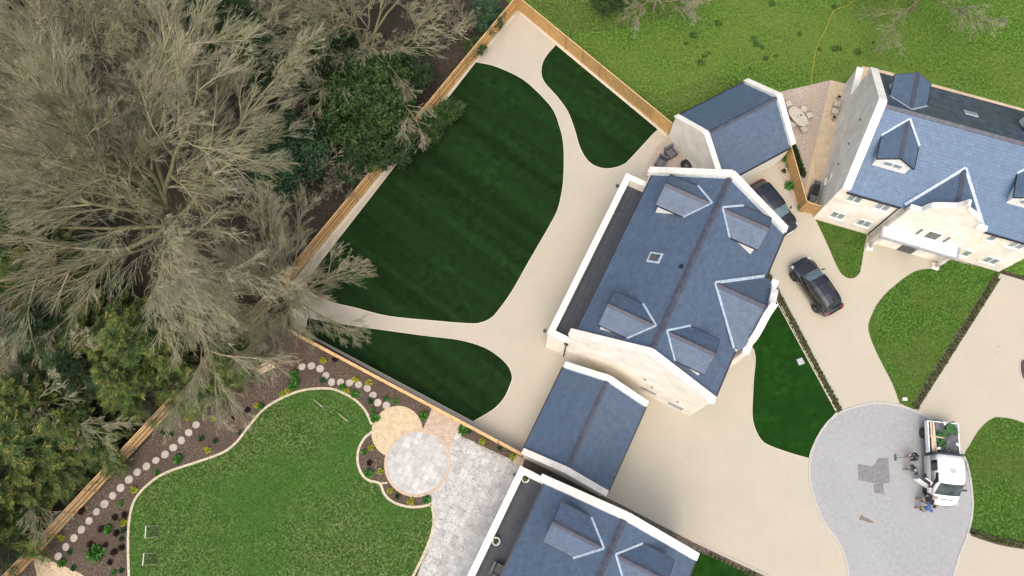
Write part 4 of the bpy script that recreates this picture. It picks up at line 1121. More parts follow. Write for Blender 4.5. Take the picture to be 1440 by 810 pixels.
def litter(name, poly, n, m, z, seed, label, size=.06, cat='leaf litter'):
    R = np.random.default_rng(seed); Q = np.array([(p[0], p[1]) for p in poly]); lo, hi = Q.min(0), Q.max(0)
    P = R.uniform(lo, hi, (n*3, 2)); P = P[inside_np(P, poly)][:n]; k = len(P)
    C = np.c_[P, z+R.uniform(.005, .05, k)]
    A = unit(np.c_[R.normal(0, 1, (k, 2)), R.normal(0, .35, k)])*(size*R.uniform(.5, 1.3, k))[:, None]
    B = unit(np.cross(A, np.c_[R.normal(0, .4, (k, 2)), np.ones(k)]))*size*.35
    V, F = quads(C, A, B)
    o = place(name, fast_mesh(name, V, F, m)); tag(o, label, cat, kind='stuff'); return o
M_chip = mat('bark_chip', (0.045, 0.034, 0.028), (0.23, 0.18, 0.145), .95, 14, 4, contrast=(.3, .7))
M_dead = mat('dead_leaf', (0.03, 0.02, 0.012), (0.11, 0.065, 0.038), .95, 4, 6)
litter('bark_chips', bed_poly, 36000, M_chip, .012, 9, 'loose bark chips covering the planting bed', .045, 'bark chips')
wood_poly = [F_TOP, F_W1, F_W2, Vector((-45, -10, 0)), Vector((-56, -10, 0)), Vector((-56, 56, 0)), Vector((0, 56, 0))]
litter('leaf_litter', wood_poly, 50000, M_dead, .0, 10, 'dead leaves and twigs carpeting the wood floor', .10)
litter('leaf_litter', plan([(745, 2), (800, -30), (990, -30), (960, 18), (880, 40), (800, 48)]), 4000, M_dead, .006, 12, 'dead leaves under the bare tree at the lawn edge', .08)
litter('leaf_litter', plan([(860, 118), (935, 180), (1050, 115), (1000, 105), (930, 135)]), 1500, M_dead, .006, 13, 'dead leaves on worn grass between fence and garage', .06)

# ================================================================== SMALL PLANTS
def shrub_mesh(name, seed, r, h, n, m, ls, spiky=False):
    R = np.random.default_rng(seed)
    u = unit(R.normal(0, 1, (n, 3))); u[:, 2] = np.abs(u[:, 2])
    C = u*R.uniform(.45, 1.0, (n, 1))*np.array([r, r, h])
    A = unit(u+R.normal(0, .5, (n, 3)))*(ls*R.uniform(.6, 1.2, n))[:, None]
    B = unit(np.cross(A, R.normal(0, 1, (n, 3))))*ls*(.22 if spiky else .5)
    V, F = quads(C, A, B)
    st_ = np.stack([np.zeros((5, 3)), C[:5]*.5, C[:5]], 1); SV, SF = tubes(st_, np.tile([[.012, .01, .005]], (5, 1)), 3)
    return fast_mesh(name, np.vstack([V, SV]), np.vstack([F, SF+len(V)]), [m, M_bark], np.r_[np.zeros(len(F)), np.ones(len(SF))])
K_y = shrub_mesh('yellow_shrub', 1, .24, .3, 130, M_yellow, .09)
K_g = shrub_mesh('green_shrub', 2, .42, .45, 240, M_green, .12)
K_d = shrub_mesh('dark_shrub', 3, .22, .22, 110, M_dkplant, .10)
K_k = shrub_mesh('grey_shrub', 4, .26, .28, 110, M_blue, .09)
K_h = shrub_mesh('hedge_plant', 5, .17, .34, 90, M_hedge, .09)
K_l = shrub_mesh('leafy_perennial', 6, .50, .35, 140, M_green, .22)
def put(kind, px, py, sc=1.0, name='bedding_shrub', label='', group=None, z=.012):
    p = G(px, py); o = place(name, kind); o.location = (p.x, p.y, z); o.scale = (sc,)*3; o.rotation_euler = (0, 0, px*1.7+py)
    tag(o, label, 'plant', group); return o
za = lambda x, y: (340+x/5.786, 480+y/5.786); zb = lambda x, y: (500+x/5.0625, 560+y/5.0625); zc_ = lambda x, y: (20+x/6, 680+y/6); zd = lambda x, y: (x/3, 540+y/3)
LY, LGn, LDk, LGy = 'low yellow shrub in the bark bed', 'bushy bright green shrub in the bark bed', 'low dark bronze plant in the bark bed', 'small grey green plant in the bark bed'
for q in [za(665, 155), za(930, 312), za(1035, 338), za(855, 405), za(332, 428), za(377, 410), za(127, 520), zb(115, 352), zb(176, 520), zb(247, 660), zb(396, 735), zb(903, 308), zb(1120, 418), zc_(403, 455), zc_(928, 330), zc_(1017, 50), zd(878, 278), zd(900, 145), zd(795, 145), zd(568, 445)]:
    put(K_y, q[0], q[1], random.uniform(.85, 1.15), label=LY, group='yellow shrubs in the bark bed')
for q in [za(400, 370), za(440, 330), za(820, 375), za(920, 432), za(1070, 560), za(1175, 465), za(1085, 625), za(1250, 490), za(430, 270), zb(62, 385), zb(95, 535), zb(765, 228), zb(508, 722), zb(485, 125), zb(125, 85), zc_(905, 170), zc_(410, 670), zc_(800, 385), zc_(840, 750), zd(665, 375), zd(755, 318), zd(1100, 95), zd(1240, 10)]:
    put(K_g, q[0], q[1], random.uniform(.45, .95), label=LGn, group='green shrubs in the bark bed')
for q in [zc_(740, 385), zc_(865, 420), zc_(645, 515), zc_(775, 518), zc_(845, 580), zc_(910, 540), zc_(812, 665), zc_(855, 290), zc_(935, 265), zc_(570, 235), zd(990, 140), zd(485, 560), zd(520, 580), zb(100, 460), za(760, 150), za(50, 560)]:
    put(K_d, q[0], q[1], random.uniform(.8, 1.2), label=LDk, group='dark plants in the bark bed')
for q in [zc_(910, 470), zc_(475, 580), zc_(905, 735), zc_(505, 715), zc_(925, 395), zb(1030, 355), zb(810, 240), zb(300, 700), zd(850, 230), zd(910, 240), zd(720, 210), zd(1010, 205), za(660, 320), za(1050, 485), za(165, 530), zd(690, 205)]:
    put(K_k, q[0], q[1], random.uniform(.7, 1.1), label=LGy, group='grey green plants in the bark bed')
q = zc_(690, 590); put(K_l, q[0], q[1], 1.1, 'leafy_perennial', 'large leafed light green clump beside the stepping stones')
for p, q, w in HEDGES:
    a, b = G(*p), G(*q); n = int((b-a).length/.30)
    d = (b-a).normalized(); s = Vector((-d.y, d.x, 0))
    ln_ = {0: 'small clipped hedge plant in the row along the bright artificial lawn', 1: 'small clipped hedge plant in the row beside the porch lawn', 2: 'small clipped hedge plant in the soil strip by the terrace house'}[HEDGES.index((p, q, w))]
    for k in range(n+1):
        for sd_ in ((-1, 1) if HEDGES.index((p, q, w)) < 2 else (0,)):
            c = a.lerp(b, (k+.5*(sd_ > 0))/max(n, 1)) if k < n or sd_ <= 0 else b
            c = c+s*sd_*.10+Vector((random.uniform(-.03, .03), random.uniform(-.03, .03), 0))
            o = place('hedge_plant', K_h); o.location = (c.x, c.y, .04); o.rotation_euler = (0, 0, random.uniform(0, 6)); o.scale = (random.uniform(.5, .85),)*3
            tag(o, ln_, 'plant', ln_)
for k in range(len(hg)-1):
    for f in (0, .5):
        c = Vector(hg[k]).lerp(Vector(hg[k+1]), f); o = place('hedge_plant', K_h); o.location = (c.x, c.y, .04); o.rotation_euler = (0, 0, k)
        tag(o, 'small clipped hedge plant edging the lawn beside the van', 'plant', 'hedge plants edging the van lawn')
K_dock = shrub_mesh('weed_clump', 9, .45, .10, 90, leafmat('weed_leaf', (.030, .080, .012), (.075, .150, .026), 3), .13)
zr3 = lambda x, y: (960+x/3, y/3)
for x_, y_ in [(495, 145), (350, 245), (310, 190), (392, 235), (640, 205), (575, 210), (45, 150), (90, 235), (60, 200), (285, 290), (335, 200), (660, 205), (640, 30), (740, 220), (150, 100), (375, 15), (20, 60), (75, 265), (300, 165), (805, 180), (15, 185), (110, 225)]:
    q = zr3(x_, y_); put(K_dock, q[0], q[1], random.uniform(.35, 1.0), 'weed_clump', 'flat dark green weed clump in the back lawn', 'weed clumps in the back lawn', .006)
# climbing shrubs in the bed beside the short fence, hedge on patio side
zp = lambda x, y: (1080+x/4.05, 110+y/4.05)
for x_, y_, sc in [(95, 455, 1.0), (90, 530, .8), (125, 500, .9), (120, 615, 1.0), (145, 590, .8), (190, 740, .9), (265, 770, .8)]:
    q = zp(x_, y_); put(K_g if sc > .85 else K_k, q[0], q[1], sc, 'bedding_shrub', 'loose green shrub in the gravel strip by short timber fence', 'shrubs by the short fence', .02)
for x_, y_ in [(140, 405), (150, 430), (158, 455), (165, 480), (175, 505), (185, 530), (190, 555)]:
    q = zp(x_, y_); put(shrub_mesh('box_hedge', int(x_), .3, .7, 220, M_ever, .10), q[0], q[1], 1.0, 'box_shrub', 'dense dark box shrub in the row along the gravel patio fence', 'box shrubs on the gravel patio', .02)

# stepping stones
step_me = MB().lathe([(.27, 0), (.275, .025), (.265, .04)], 20).mesh('stepping_stone', M_step)
steps = [zd(x_, y_) for x_, y_ in [(828, 172), (797, 205), (766, 238), (732, 268), (697, 297), (659, 322), (619, 347), (580, 372), (545, 403), (510, 438), (476, 471), (442, 506), (408, 539), (377, 577), (345, 614), (313, 650), (279, 687), (247, 726)]]
steps += [za(x_, y_) for x_, y_ in [(492, 207), (568, 200), (639, 223), (685, 278), (732, 332), (805, 333), (877, 338), (951, 353), (1022, 382), (1068, 438), (1107, 499), (1177, 521)]]
for k, q in enumerate(steps):
    p = G(*q); o = place('stepping_stone', step_me); o.location = (p.x, p.y, .012); o.rotation_euler = (random.uniform(-.02, .02), random.uniform(-.02, .02), k); o.scale = (random.uniform(.88, 1.06), random.uniform(.92, 1.06), 1)
    lb = 'round stepping stone in the line along the weathered fence' if k < 18 else 'round stepping stone in the curve leading to the tan circle'
    tag(o, lb, 'stepping stone', lb)

# ================================================================== SMALL THINGS
def manhole(name, px, py, w, l, rot, label, m, z, cat='drain cover'):
    p = G(px, py); o = empty(name, (p.x, p.y, z), rot, label, cat)
    MB().box(-w/2, w/2, -l/2, l/2, 0, .012).build('frame', M_dark, o)
    MB().box(-w/2+.03, w/2-.03, -l/2+.03, l/2-.03, .012, .02).build('cover', m, o)
    return o
p = zq(612, 382); manhole('drain_cover', p[0], p[1], .62, .62, 0, 'square brown drain cover below the dark patch in the road', M_patch, .022)
manhole('drain_cover', 1125.5, 508.5, .5, .5, math.radians(20), 'pale grey square cover set in the bright artificial lawn', M_mesh, .034)
p = G(1406, 493); o = empty('recessed_cover', (p.x, p.y, .011), math.radians(-32), 'recessed double drain cover in the drive, only its thin outline showing', 'drain cover')
for k in (0, 1):
    MB().box(-.28, .28, -.52+k*.54, -.50+k*.54, 0, .006).box(-.28, .28, -.02+k*.54, 0+k*.54, 0, .006).box(-.28, -.26, -.5+k*.54, -.02+k*.54, 0, .006).box(.26, .28, -.5+k*.54, -.02+k*.54, 0, .006).build('frame', M_kerb, o)
    MB().box(-.24, -.18, -.3+k*.5, -.24+k*.5, 0, .008).build('key_hole', M_black, o)
p = G(1271, 561.5); o = MB().prism([(-.16, -.1, 0), (.16, -.1, 0), (.12, .1, 0), (-.14, .1, 0)], (0, 0, .18)).build('marker_stone', M_render); o.location = (p.x, p.y, .03); tag(o, 'small white block at the tip of the porch lawn', 'block')
# ground wall lamps by main house
for px, py in ((766, 466), (868, 262), (724, 668)):
    p = G(px, py); o = empty('light_bollard', (p.x, p.y, .01), 0, 'small black ground light beside the terrace wall of a stone house', 'light', 'ground lights by the terrace walls')
    MB().box(-.1, .1, -.1, .1, 0, .18).build('housing', M_black, o); MB().box(-.07, .07, -.07, .07, .181, .2).build('lens', M_dark, o)

# hose across back lawn
hp = catmull([G(x_, y_, .03) for x_, y_ in [zr3(760, -60), zr3(710, 15), zr3(640, 45), zr3(610, 110), zr3(570, 190), zr3(553, 260), zr3(543, 340), zr3(540, 450), zr3(546, 560), zr3(556, 650), zr3(562, 740)]], False, 8)
o = MB().tube(hp, .019, 6).build('garden_hose', M_hose); tag(o, 'yellow hose running across the back lawn and gravel patio', 'hose')

# oval table and chairs on gravel patio
pt = G(*zp(172, 218), .74); ta = math.radians(-58)
tb = empty('patio_table', (pt.x, pt.y, .02), ta, 'pale oval table on the gravel patio', 'table')
ov_ = [(0.95*math.copysign(abs(math.cos(a))**.7, math.cos(a)), .52*math.copysign(abs(math.sin(a))**.9, math.sin(a)), .70) for a in np.linspace(0, 2*math.pi, 36, endpoint=False)]
MB().prism(ov_, (0, 0, .05)).build('tabletop', M_stoneware, tb)
for sx in (-.55, .55):
    for sy in (-.3, .3): MB().tube([(sx, sy, 0), (sx, sy, .70)], .03).build('leg', M_stoneware, tb)
vs = empty('centrepiece', (pt.x, pt.y, .77), .4, 'small blue and white centrepiece on the oval patio table', 'ornament')
MB().lathe([(.09, 0), (.12, .08), (.08, .16)], 12).build('bowl', M_lamp, vs); MB().box(-.04, .30, -.06, .06, 0, .05).build('cloth', M_dark, vs)
def tub_chair(px, py, face, label, m, grp, nm='patio_chair', sc=1.0):
    p = G(px, py); c = empty(nm, (p.x, p.y, .02), face, label, 'chair', grp); c.scale = (sc,)*3
    MB().box(-.24, .24, -.24, .24, .40, .45).build('seat', m, c)
    for sx in (-.2, .2):
        for sy in (-.2, .2): MB().tube([(sx, sy, 0), (sx, sy, .40)], .018, 6).build('leg', m, c)
    arc = [(-.05-.28*math.cos(a), .30*math.sin(a), .72+.08*math.cos(a)) for a in np.linspace(-1.9, 1.9, 13)]
    MB().tube(arc, .022, 6).build('back_rail', m, c)
    for k in (0, 3, 6, 9, 12): MB().tube([(arc[k][0]*.85, arc[k][1]*.85, .44), arc[k]], .012, 5).build('spindle', m, c)
    return c
tcx = pt
for x_, y_, sd_ in [(205, 175, 0), (238, 210, 0), (205, 290, 0), (138, 265, 0), (118, 145, 0)]:
    q = zp(x_, y_); c = G(*q, .45); face = math.atan2(tcx.y-c.y, tcx.x-c.x)
    p_ = G(*q, .45); o = tub_chair(q[0], q[1], face, 'pale round backed chair at the oval patio table', M_stoneware, 'chairs at the oval table'); o.location = (p_.x, p_.y, .02)
# pair of chairs and pots by the right house wall
for k, (x_, y_) in enumerate([(392, 148), (380, 190)]):
    q = zp(x_, y_); p_ = G(*q, .4); o = tub_chair(q[0], q[1], math.radians(160), 'pale garden chair against the gable wall between two pots', M_stoneware, 'chairs against the gable'); o.location = (p_.x, p_.y, .03)
def pot(px, py, z, r, h, label, m, grp=None, plant=M_hedge):
    p = G(px, py, z); o = empty('plant_pot', (p.x, p.y, z), 0, label, 'pot', grp)
    MB().lathe([(r*.7, 0), (r*.95, h*.85), (r, h*.86), (r, h), (r*.82, h), (r*.8, h*.85)], 18).build('pot', m, o, True)
    MB().lathe([(r*.79, h*.80), (r*.1, h*.84)], 14).build('soil', M_soil, o)
    if plant:
        s_ = shrub_mesh('foliage', int(px), r*.8, r*.9, 60, plant, r*.35); f = place('foliage', s_, o); f.location = (0, 0, h*.85)
    return o
for x_, y_ in [(398, 118), (370, 235)]:
    q = zp(x_, y_); pot(q[0], q[1], .026, .16, .32, 'small dark planted pot beside the gable chairs', M_stoneware, 'pots beside the gable chairs', M_dkplant)
pot(739, 673.5, 3.31, .27, .45, 'white rimmed pot in the corner of the charcoal terrace', M_white, None, M_hedge)
pot(698, 761, 3.31, .27, .45, 'white rimmed pot beside the long parapet of the charcoal terrace', M_white, None, M_hedge)
y7 = lambda x, y: (1180+x/4.765, 230+y/4.765)
q = y7(432, 550); pot(q[0], q[1], .012, .36, .6, 'black round pot under the porch canopy', M_black, None, M_dkplant)
q = y7(612, 608); pot(q[0], q[1], .012, .34, .6, 'white round pot beside the right porch column', M_white, None, M_dkplant)
# armchairs on small gravel terrace
def armchair(px, py, z, rz, label, m, w=.75, d=.75):
    p = G(px, py, z+.4); o = empty('armchair', (p.x, p.y, z), rz, label, 'armchair')
    MB().box(-d/2, d/2, -w/2+.12, w/2-.12, .18, .40).build('seat', m, o)
    MB().prism([(-d/2, -w/2, .05), (-d/2-.12, -w/2, .85), (-d/2+.02, -w/2, .85), (-d/2+.14, -w/2, .05)], (0, w, 0)).build('backrest', m, o)
    for s in (-1, 1):
        MB().box(-d/2+.1, d/2, s*(w/2-.06)-.06, s*(w/2-.06)+.06, .05, .60).build('armrest', m, o)
    MB().box(-d/2+.16, d/2-.03, -w/2+.14, w/2-.14, .402, .47).build('cushion', M_greyc, o)
    for sx in (-.3, .3):
        for sy in (-.3, .3): MB().box(sx-.03, sx+.03, sy-.03, sy+.03, 0, .05).build('leg', M_black, o)
    return o
z6 = lambda x, y: (920+x/6, 100+y/6)
q = z6(142, 688); armchair(q[0], q[1], .02, math.radians(-60), 'dark rattan armchair against the garage gable', M_rattan)
q = z6(58, 772); armchair(q[0], q[1], .02, math.radians(-120), 'grey rattan armchair near the terrace parapet', M_dark)
q = z6(270, 805); p = G(*q); o = MB().lathe([(.45, 0), (.5, .3), (.3, .5), (.05, .55)], 16).build('fire_pit', M_black, None, True); o.location = (p.x, p.y, .02); tag(o, 'black round fire pit half hidden behind the roof coping', 'fire pit')
q = (702, 803); armchair(q[0], q[1], 3.31, TH, 'grey armchair on the charcoal roof terrace', M_dark, .8, .8)
# barbecue in corner
p = G(*zp(272, 640), .9); b = empty('barbecue', (p.x, p.y, .026), math.radians(70), 'black barbecue in the corner beside the porch house gable', 'barbecue')
MB().box(-.55, .55, -.3, .3, .12, .85).build('cabinet', M_dark, b)
MB().prism([(-.4, -.28, .853), (-.4, .28, .853), (-.4, .26, 1.05), (-.4, .05, 1.16), (-.4, -.2, 1.1)], (.8, 0, 0)).build('lid', M_black, b)
for s in (-1, 1):
    MB().box(s*.72-.17, s*.72+.17, -.25, .25, .80, .84).build('side_shelf', M_dark, b)
    for sy in (-.24, .24): MB().tube([(s*.5, sy, 0), (s*.5, sy, .12)], .04, 8).build('wheel', M_tyre, b)
# mini goals
def goal(px, py, rz, label):
    p = G(px, py); o = empty('mini_goal', (p.x, p.y, .047), rz, label, 'goal', 'small goals on the garden lawn')
    MB().tube([(0, -.38, 0), (0, -.38, .62)], .03, 6).build('upright', M_cream, o); MB().tube([(0, .38, 0), (0, .38, .62)], .03, 6).build('upright', M_cream, o)
    MB().tube([(0, -.40, .62), (0, .40, .62)], .028, 6).build('crossbar', M_render, o)
    for s in (-1, 1): MB().tube([(0, s*.38, .62), (.6, s*.36, .03)], .012, 6).build('stay', M_cream, o)
    mb = MB()
    for k in range(9):
        y_ = -.36+k*.09; mb.tube([(0.02, y_, .60), (.32, y_, .25), (.6, y_, .02)], .007, 4)
    for k in range(7):
        t_ = k/6; mb.tube([(.02+.58*t_, -.36, .60-.57*t_), (.02+.58*t_, .36, .60-.57*t_)], .007, 4)
    mb.build('net', M_net, o)
goal(211, 748, math.radians(5), 'small white goal with tilted crossbar and dark net on the garden lawn')
goal(208, 786, math.radians(2), 'small white goal standing straight with dark net on the garden lawn')
for k, (a_, b_) in enumerate((((582, 472), (660, 535)), ((785, 588), (862, 650)))):
    p, q = G(*za(*a_), .35), G(*za(*b_), .02); o = empty('garden_spike', (q.x, q.y, .047), 0, 'slender pale stick lying slantwise on the garden lawn near the edging', 'stick', 'sticks on the garden lawn')
    d = p-q; MB().tube([(0, 0, .02), (d.x*.5, d.y*.5, .16), (d.x, d.y, .3)], [.035, .03, .02], 6).build('shaft', M_cream, o); MB().box(-.12, .12, -.05, .05, 0, .06).build('foot', M_dark, o)
# bench in the planting bed
p = G(375, 521); o = empty('garden_bench', (p.x, p.y, .012), math.radians(28), 'pale timber bench half hidden below the bare twigs', 'bench')
for k in range(3): MB().box(-.75, .75, -.22+k*.15, -.09+k*.15, .42, .45).build('seat_slat', M_wood, o)
for k in range(3): MB().box(-.75, .75, .25+k*.02, .28+k*.02, .52+k*.13, .62+k*.13).build('back_slat', M_wood, o)
for sx in (-.65, .65):
    for sy in (-.18, .22): MB().box(sx-.035, sx+.035, sy-.035, sy+.035, 0, .42).build('leg', M_wood, o)
    MB().box(sx-.035, sx+.035, .23, .26, .42, .9).build('back_post', M_wood, o)

# ================================================================== VEHICLES
def wheel(parent, x, y, r, w, sgn):
    t = MB().tube([(x, y-w/2, r), (x, y-w/2+.03, r), (x, y+w/2-.03, r), (x, y+w/2, r)], [r*.88, r, r, r*.88], 22).build('wheel', M_tyre, parent)
    rim = MB().tube([(x, y+sgn*(w/2-.03), r), (x, y+sgn*(w/2+.008), r)], [r*.62, r*.66], 18)
    rim.build('rim', M_rim, t, True)
    for k in range(5):
        a = 2*math.pi*k/5
        MB().bar((x, y+sgn*(w/2+.012), r), (x+math.cos(a)*r*.6, y+sgn*(w/2+.012), r+math.sin(a)*r*.6), .05, .02, up=(0, 1, 0)).build('spoke', M_rim, t)
    return t

def suv(label, loc, rz):
    c = empty('parked_car', loc, rz, label, 'car')
    st = [(-2.33, .62, .86, .45), (-2.27, .76, 1.00, .34), (-2.05, .88, 1.05, .26), (-1.5, .945, 1.04, .22), (-.6, .955, 1.02, .22), (.4, .955, 1.01, .22), (1.0, .95, 1.02, .22), (1.5, .94, .98, .22), (1.95, .88, .92, .24), (2.2, .76, .84, .30), (2.33, .56, .70, .38)]
    rings = []
    for x_, w, zt_, zb in st:
        r = []
        pr = [(0, zt_+.02), (w*.55, zt_+.012), (w*.86, zt_-.02), (w*.965, zt_-.10), (w, (zt_+zb)/2+.05), (w*.98, zb+.12), (w*.88, zb), (0, zb-.01)]
        for y_, z_ in pr: r.append((x_, y_, z_))
        for y_, z_ in pr[-2:0:-1]: r.append((x_, -y_, z_))
        rings.append(r)
    body = MB().loft(rings).build('body', M_paint, c, True)
    body.modifiers.new('sub', 'SUBSURF').levels = 1; body.modifiers['sub'].render_levels = 2
    # cabin
    cs = [(-2.12, .74, .60, 1.02, 1.05), (-1.95, .80, .62, 1.02, 1.33), (-1.70, .83, .63, 1.01, 1.55), (-1.0, .86, .66, 1.0, 1.63), (-.2, .87, .67, .99, 1.64), (.35, .86, .64, .99, 1.58), (.75, .84, .66, 1.0, 1.32), (1.12, .80, .72, 1.0, 1.03)]
    rings = []
    for x_, wb, wt, zb, zt_ in cs:
        pr = [(0, zt_+.025), (wt*.6, zt_+.015), (wt, zt_-.03), (wb, zb), (0, zb-.04)]
        r = [(x_, y_, z_) for y_, z_ in pr]+[(x_, -y_, z_) for y_, z_ in pr[-2:0:-1]]; rings.append(r)
    MB().loft(rings).build('cabin', M_dglass, c, True)
    # painted roof skin over the glasshouse
    rs = MB(); cols = []
    for x_, wb, wt, zb, zt_ in cs[2:6]:
        cols.append([(x_, y_*wt, zt_+dz+.012) for y_, dz in ((-1.02, -.035), (-.6, .015), (0, .027), (.6, .015), (1.02, -.035))])
    for a, b in zip(cols, cols[1:]):
        for k in range(4): rs.poly([a[k], b[k], b[k+1], a[k+1]][::-1])
    rs.build('roof', M_paint, c, True)
    # windscreen and rear screen proud of the cabin
    def screen(name, s0, s1, m, f0=.06, f1=.94, inset=.94):
        def pt(sA, sB, f, y_):
            x_ = sA[0]+(sB[0]-sA[0])*f; w = (sA[2]+(sB[2]-sA[2])*f)*inset; z_ = sA[4]+(sB[4]-sA[4])*f
            return (x_+.012*(1 if sB[0] > 0 else -1), y_*w, z_+.022+.012-.03*abs(y_)**3)
        mb = MB(); ys = (-1, -.5, 0, .5, 1); lines = []
        for sA, sB, f in s0: lines.append([pt(sA, sB, f, y_) for y_ in ys])
        for a, b in zip(lines, lines[1:]):
            for k in range(4): mb.poly([a[k], b[k], b[k+1], a[k+1]])
        return mb.build(name, m, c, True)
    screen('windscreen', [(cs[5], cs[6], .10), (cs[5], cs[6], .6), (cs[6], cs[7], .05), (cs[6], cs[7], .8)], 0, mat_ws)
    screen('rear_window', [(cs[2], cs[1], .15), (cs[2], cs[1], .9), (cs[1], cs[0], .75)], 0, M_dglass, inset=.85)
    # roof rails, aerial, mirrors, lamps
    for s in (-1, 1):
        MB().tube([(-1.7, s*.61, 1.56), (-1.4, s*.63, 1.63), (.1, s*.655, 1.65), (.4, s*.63, 1.58)], .02, 6).build('roof_rail', M_black, c)
        mr = MB().prism([(.85, s*.93, 1.0), (.85, s*1.12, 1.02), (.80, s*1.14, 1.16), (.82, s*.96, 1.14)], (-.10, 0, .0)).build('mirror', M_paint, c)
        MB().box(1.86, 2.12, min(s*.62, s*.84), max(s*.62, s*.84), .80, .885).build('headlight', M_lamp, c).modifiers.new('b', 'BEVEL').width = .03
        MB().prism([(-2.02, s*.50, 1.06), (-2.02, s*.86, 1.03), (-2.30, s*.72, .99), (-2.345, s*.50, .98)], (0, 0, -.12)).build('tail_light', M_red, c)
    MB().box(-2.345, -2.30, -.5, .5, .90, .97).build('tail_light_bar', M_red, c)
    MB().prism([(-1.5, -.02, 1.665), (-1.62, 0, 1.73), (-1.66, 0, 1.66), (-1.5, .02, 1.665)], (0, 0.02, 0)).build('aerial', M_black, c)
    MB().box(2.30, 2.35, -.26, .26, .45, .56).build('number_plate', M_white, c)
    for x_ in (1.42, -1.38):
        for s in (-1, 1):
            wheel(c, x_, s*.86, .365, .24, s)
            MB().tube([(x_+.44*math.cos(a), s*.955, .37+.42*math.sin(a)) for a in np.linspace(0, math.pi, 12)], .03, 6).build('wheel_arch', M_black, c)
    return c
mat_ws = mat('windscreen_glass', (0.05, 0.085, 0.10), (0.12, 0.17, 0.19), 0.05, 2.0, 3, spec=1.0, coat=1.0)
a, b = G(1172, 436, .8), G(1124.5, 368, .8); c = (a+b)/2; suv('black car with red tail lights parked in the open on the drive', (c.x, c.y, .012), math.atan2(b.y-a.y, b.x-a.x))
a, b = G(1063, 262, .8), G(1110, 322, .8); c = (a+b)/2; suv('black car partly hidden behind the roof coping beside the short fence', (c.x, c.y, .012), math.atan2(b.y-a.y, b.x-a.x))

# ---- tipper van
vr, vf = G(1330, 594, 1.3), G(1331.5, 712, .8)
vdir = (Vector((vf.x, vf.y, 0))-Vector((vr.x, vr.y, 0))).normalized(); vang = math.atan2(vdir.y, vdir.x)
vlen = (Vector((vf.x, vf.y, 0))-Vector((vr.x, vr.y, 0))).length
vc = (Vector((vr.x, vr.y, 0))+Vector((vf.x, vf.y, 0)))/2
mid_ = G(1339, 665, 2.15)                           # roof centre line
side = Vector((-vdir.y, vdir.x, 0)); vc = vc+side*((Vector((mid_.x, mid_.y, 0))-vc).dot(side))
van = empty('tipper_van', (vc.x, vc.y, .022), vang, 'white crew cab tipper van with open driver door and loaded bed', 'van')
hl = vlen/2; cf = hl; cr_ = hl-3.25                 # cab from cr_ to cf ; bed behind it
st = []
prof = [(cf, .18, .88, .52), (cf-.04, .48, .97, .46), (cf-.13, .68, 1.04, .42), (cf-.27, .83, 1.10, .38), (cf-.50, .93, 1.16, .34), (cf-.75, .97, 1.22, .32), (cf-1.0, .98, 1.26, .32), (cr_+.02, .98, 1.30, .34)]
rings = []
for x_, w, zt_, zb in prof:
    pr = [(0, zt_+.03), (w*.6, zt_+.02), (w*.9, zt_-.02), (w, zt_-.12), (w, zb+.1), (w*.92, zb), (0, zb)]
    rings.append([(x_, y_, z_) for y_, z_ in pr]+[(x_, -y_, z_) for y_, z_ in pr[-2:0:-1]])
MB().loft(rings[::-1]).build('body', M_vanw, van, True)
cab = [(cr_, .96, .86, 1.26, 2.16), (cr_+.5, .97, .86, 1.26, 2.23), (cf-1.75, .97, .85, 1.24, 2.22), (cf-1.45, .96, .82, 1.22, 2.12), (cf-1.05, .95, .86, 1.2, 1.66), (cf-.66, .93, .90, 1.16, 1.24)]
rings = []
for x_, wb, wt, zb, zt_ in cab:
    pr = [(0, zt_+.03), (wt*.7, zt_+.02), (wt, zt_-.07), (wb, zb), (0, zb-.05)]
    rings.append([(x_, y_, z_) for y_, z_ in pr]+[(x_, -y_, z_) for y_, z_ in pr[-2:0:-1]])
MB().loft(rings[::-1]).build('cab', M_vanw, van, True)
ws = MB(); ys = (-1, -.5, 0, .5, 1); ln = []
for (sA, sB, f) in [(cab[3], cab[4], .12), (cab[3], cab[4], .95), (cab[4], cab[5], .85)]:
    x_ = sA[0]+(sB[0]-sA[0])*f; w = (sA[2]+(sB[2]-sA[2])*f)*.93; z_ = sA[4]+(sB[4]-sA[4])*f
    ln.append([(x_+.02+.05*(1-y_*y_), y_*w, z_+.04-.02*y_*y_) for y_ in ys])
for a, b in zip(ln, ln[1:]):
    for k in range(4): ws.poly([a[k], b[k], b[k+1], a[k+1]])
ws.build('windscreen', mat('van_glass', (0.03, 0.045, 0.05), (0.08, 0.105, 0.11), .05, 2, 3, spec=1.0), van, True)
for s in (-1, 1):
    def sidew(x0_, x1_, nm):
        def at(x_, f):
            wb, wt = .965, .855; w = wb+(wt-wb)*f; return (x_, s*(w+.008), 1.25+(2.12-1.25)*f)
        return MB().prism([at(x0_, .12), at(x1_, .12), at(x1_, .88), at(x0_, .88)], (0, s*.012, 0)).build(nm, M_dglass, van)
    sidew(cr_+.35, cr_+1.05, 'rear_side_window')
    if s == 1: sidew(cr_+1.3, cf-1.35, 'side_window')
    else: MB().prism([(cr_+1.2, s*.99, .45), (cf-1.15, s*.99, .45), (cf-1.2, s*.97, 1.3), (cf-1.45, s*.88, 2.06), (cr_+1.2, s*.875, 2.08)], (0, s*.006, 0)).build('door_opening', M_black, van)
    mr = MB().box(cf-1.16, cf-1.06, min(s*1.02, s*1.24), max(s*1.02, s*1.24), 1.28, 1.55).build('mirror', M_black, van)
    MB().box(cf-.26, cf-.08, min(s*.62, s*.88), max(s*.62, s*.88), .84, 1.06).build('headlight', M_lamp, van)
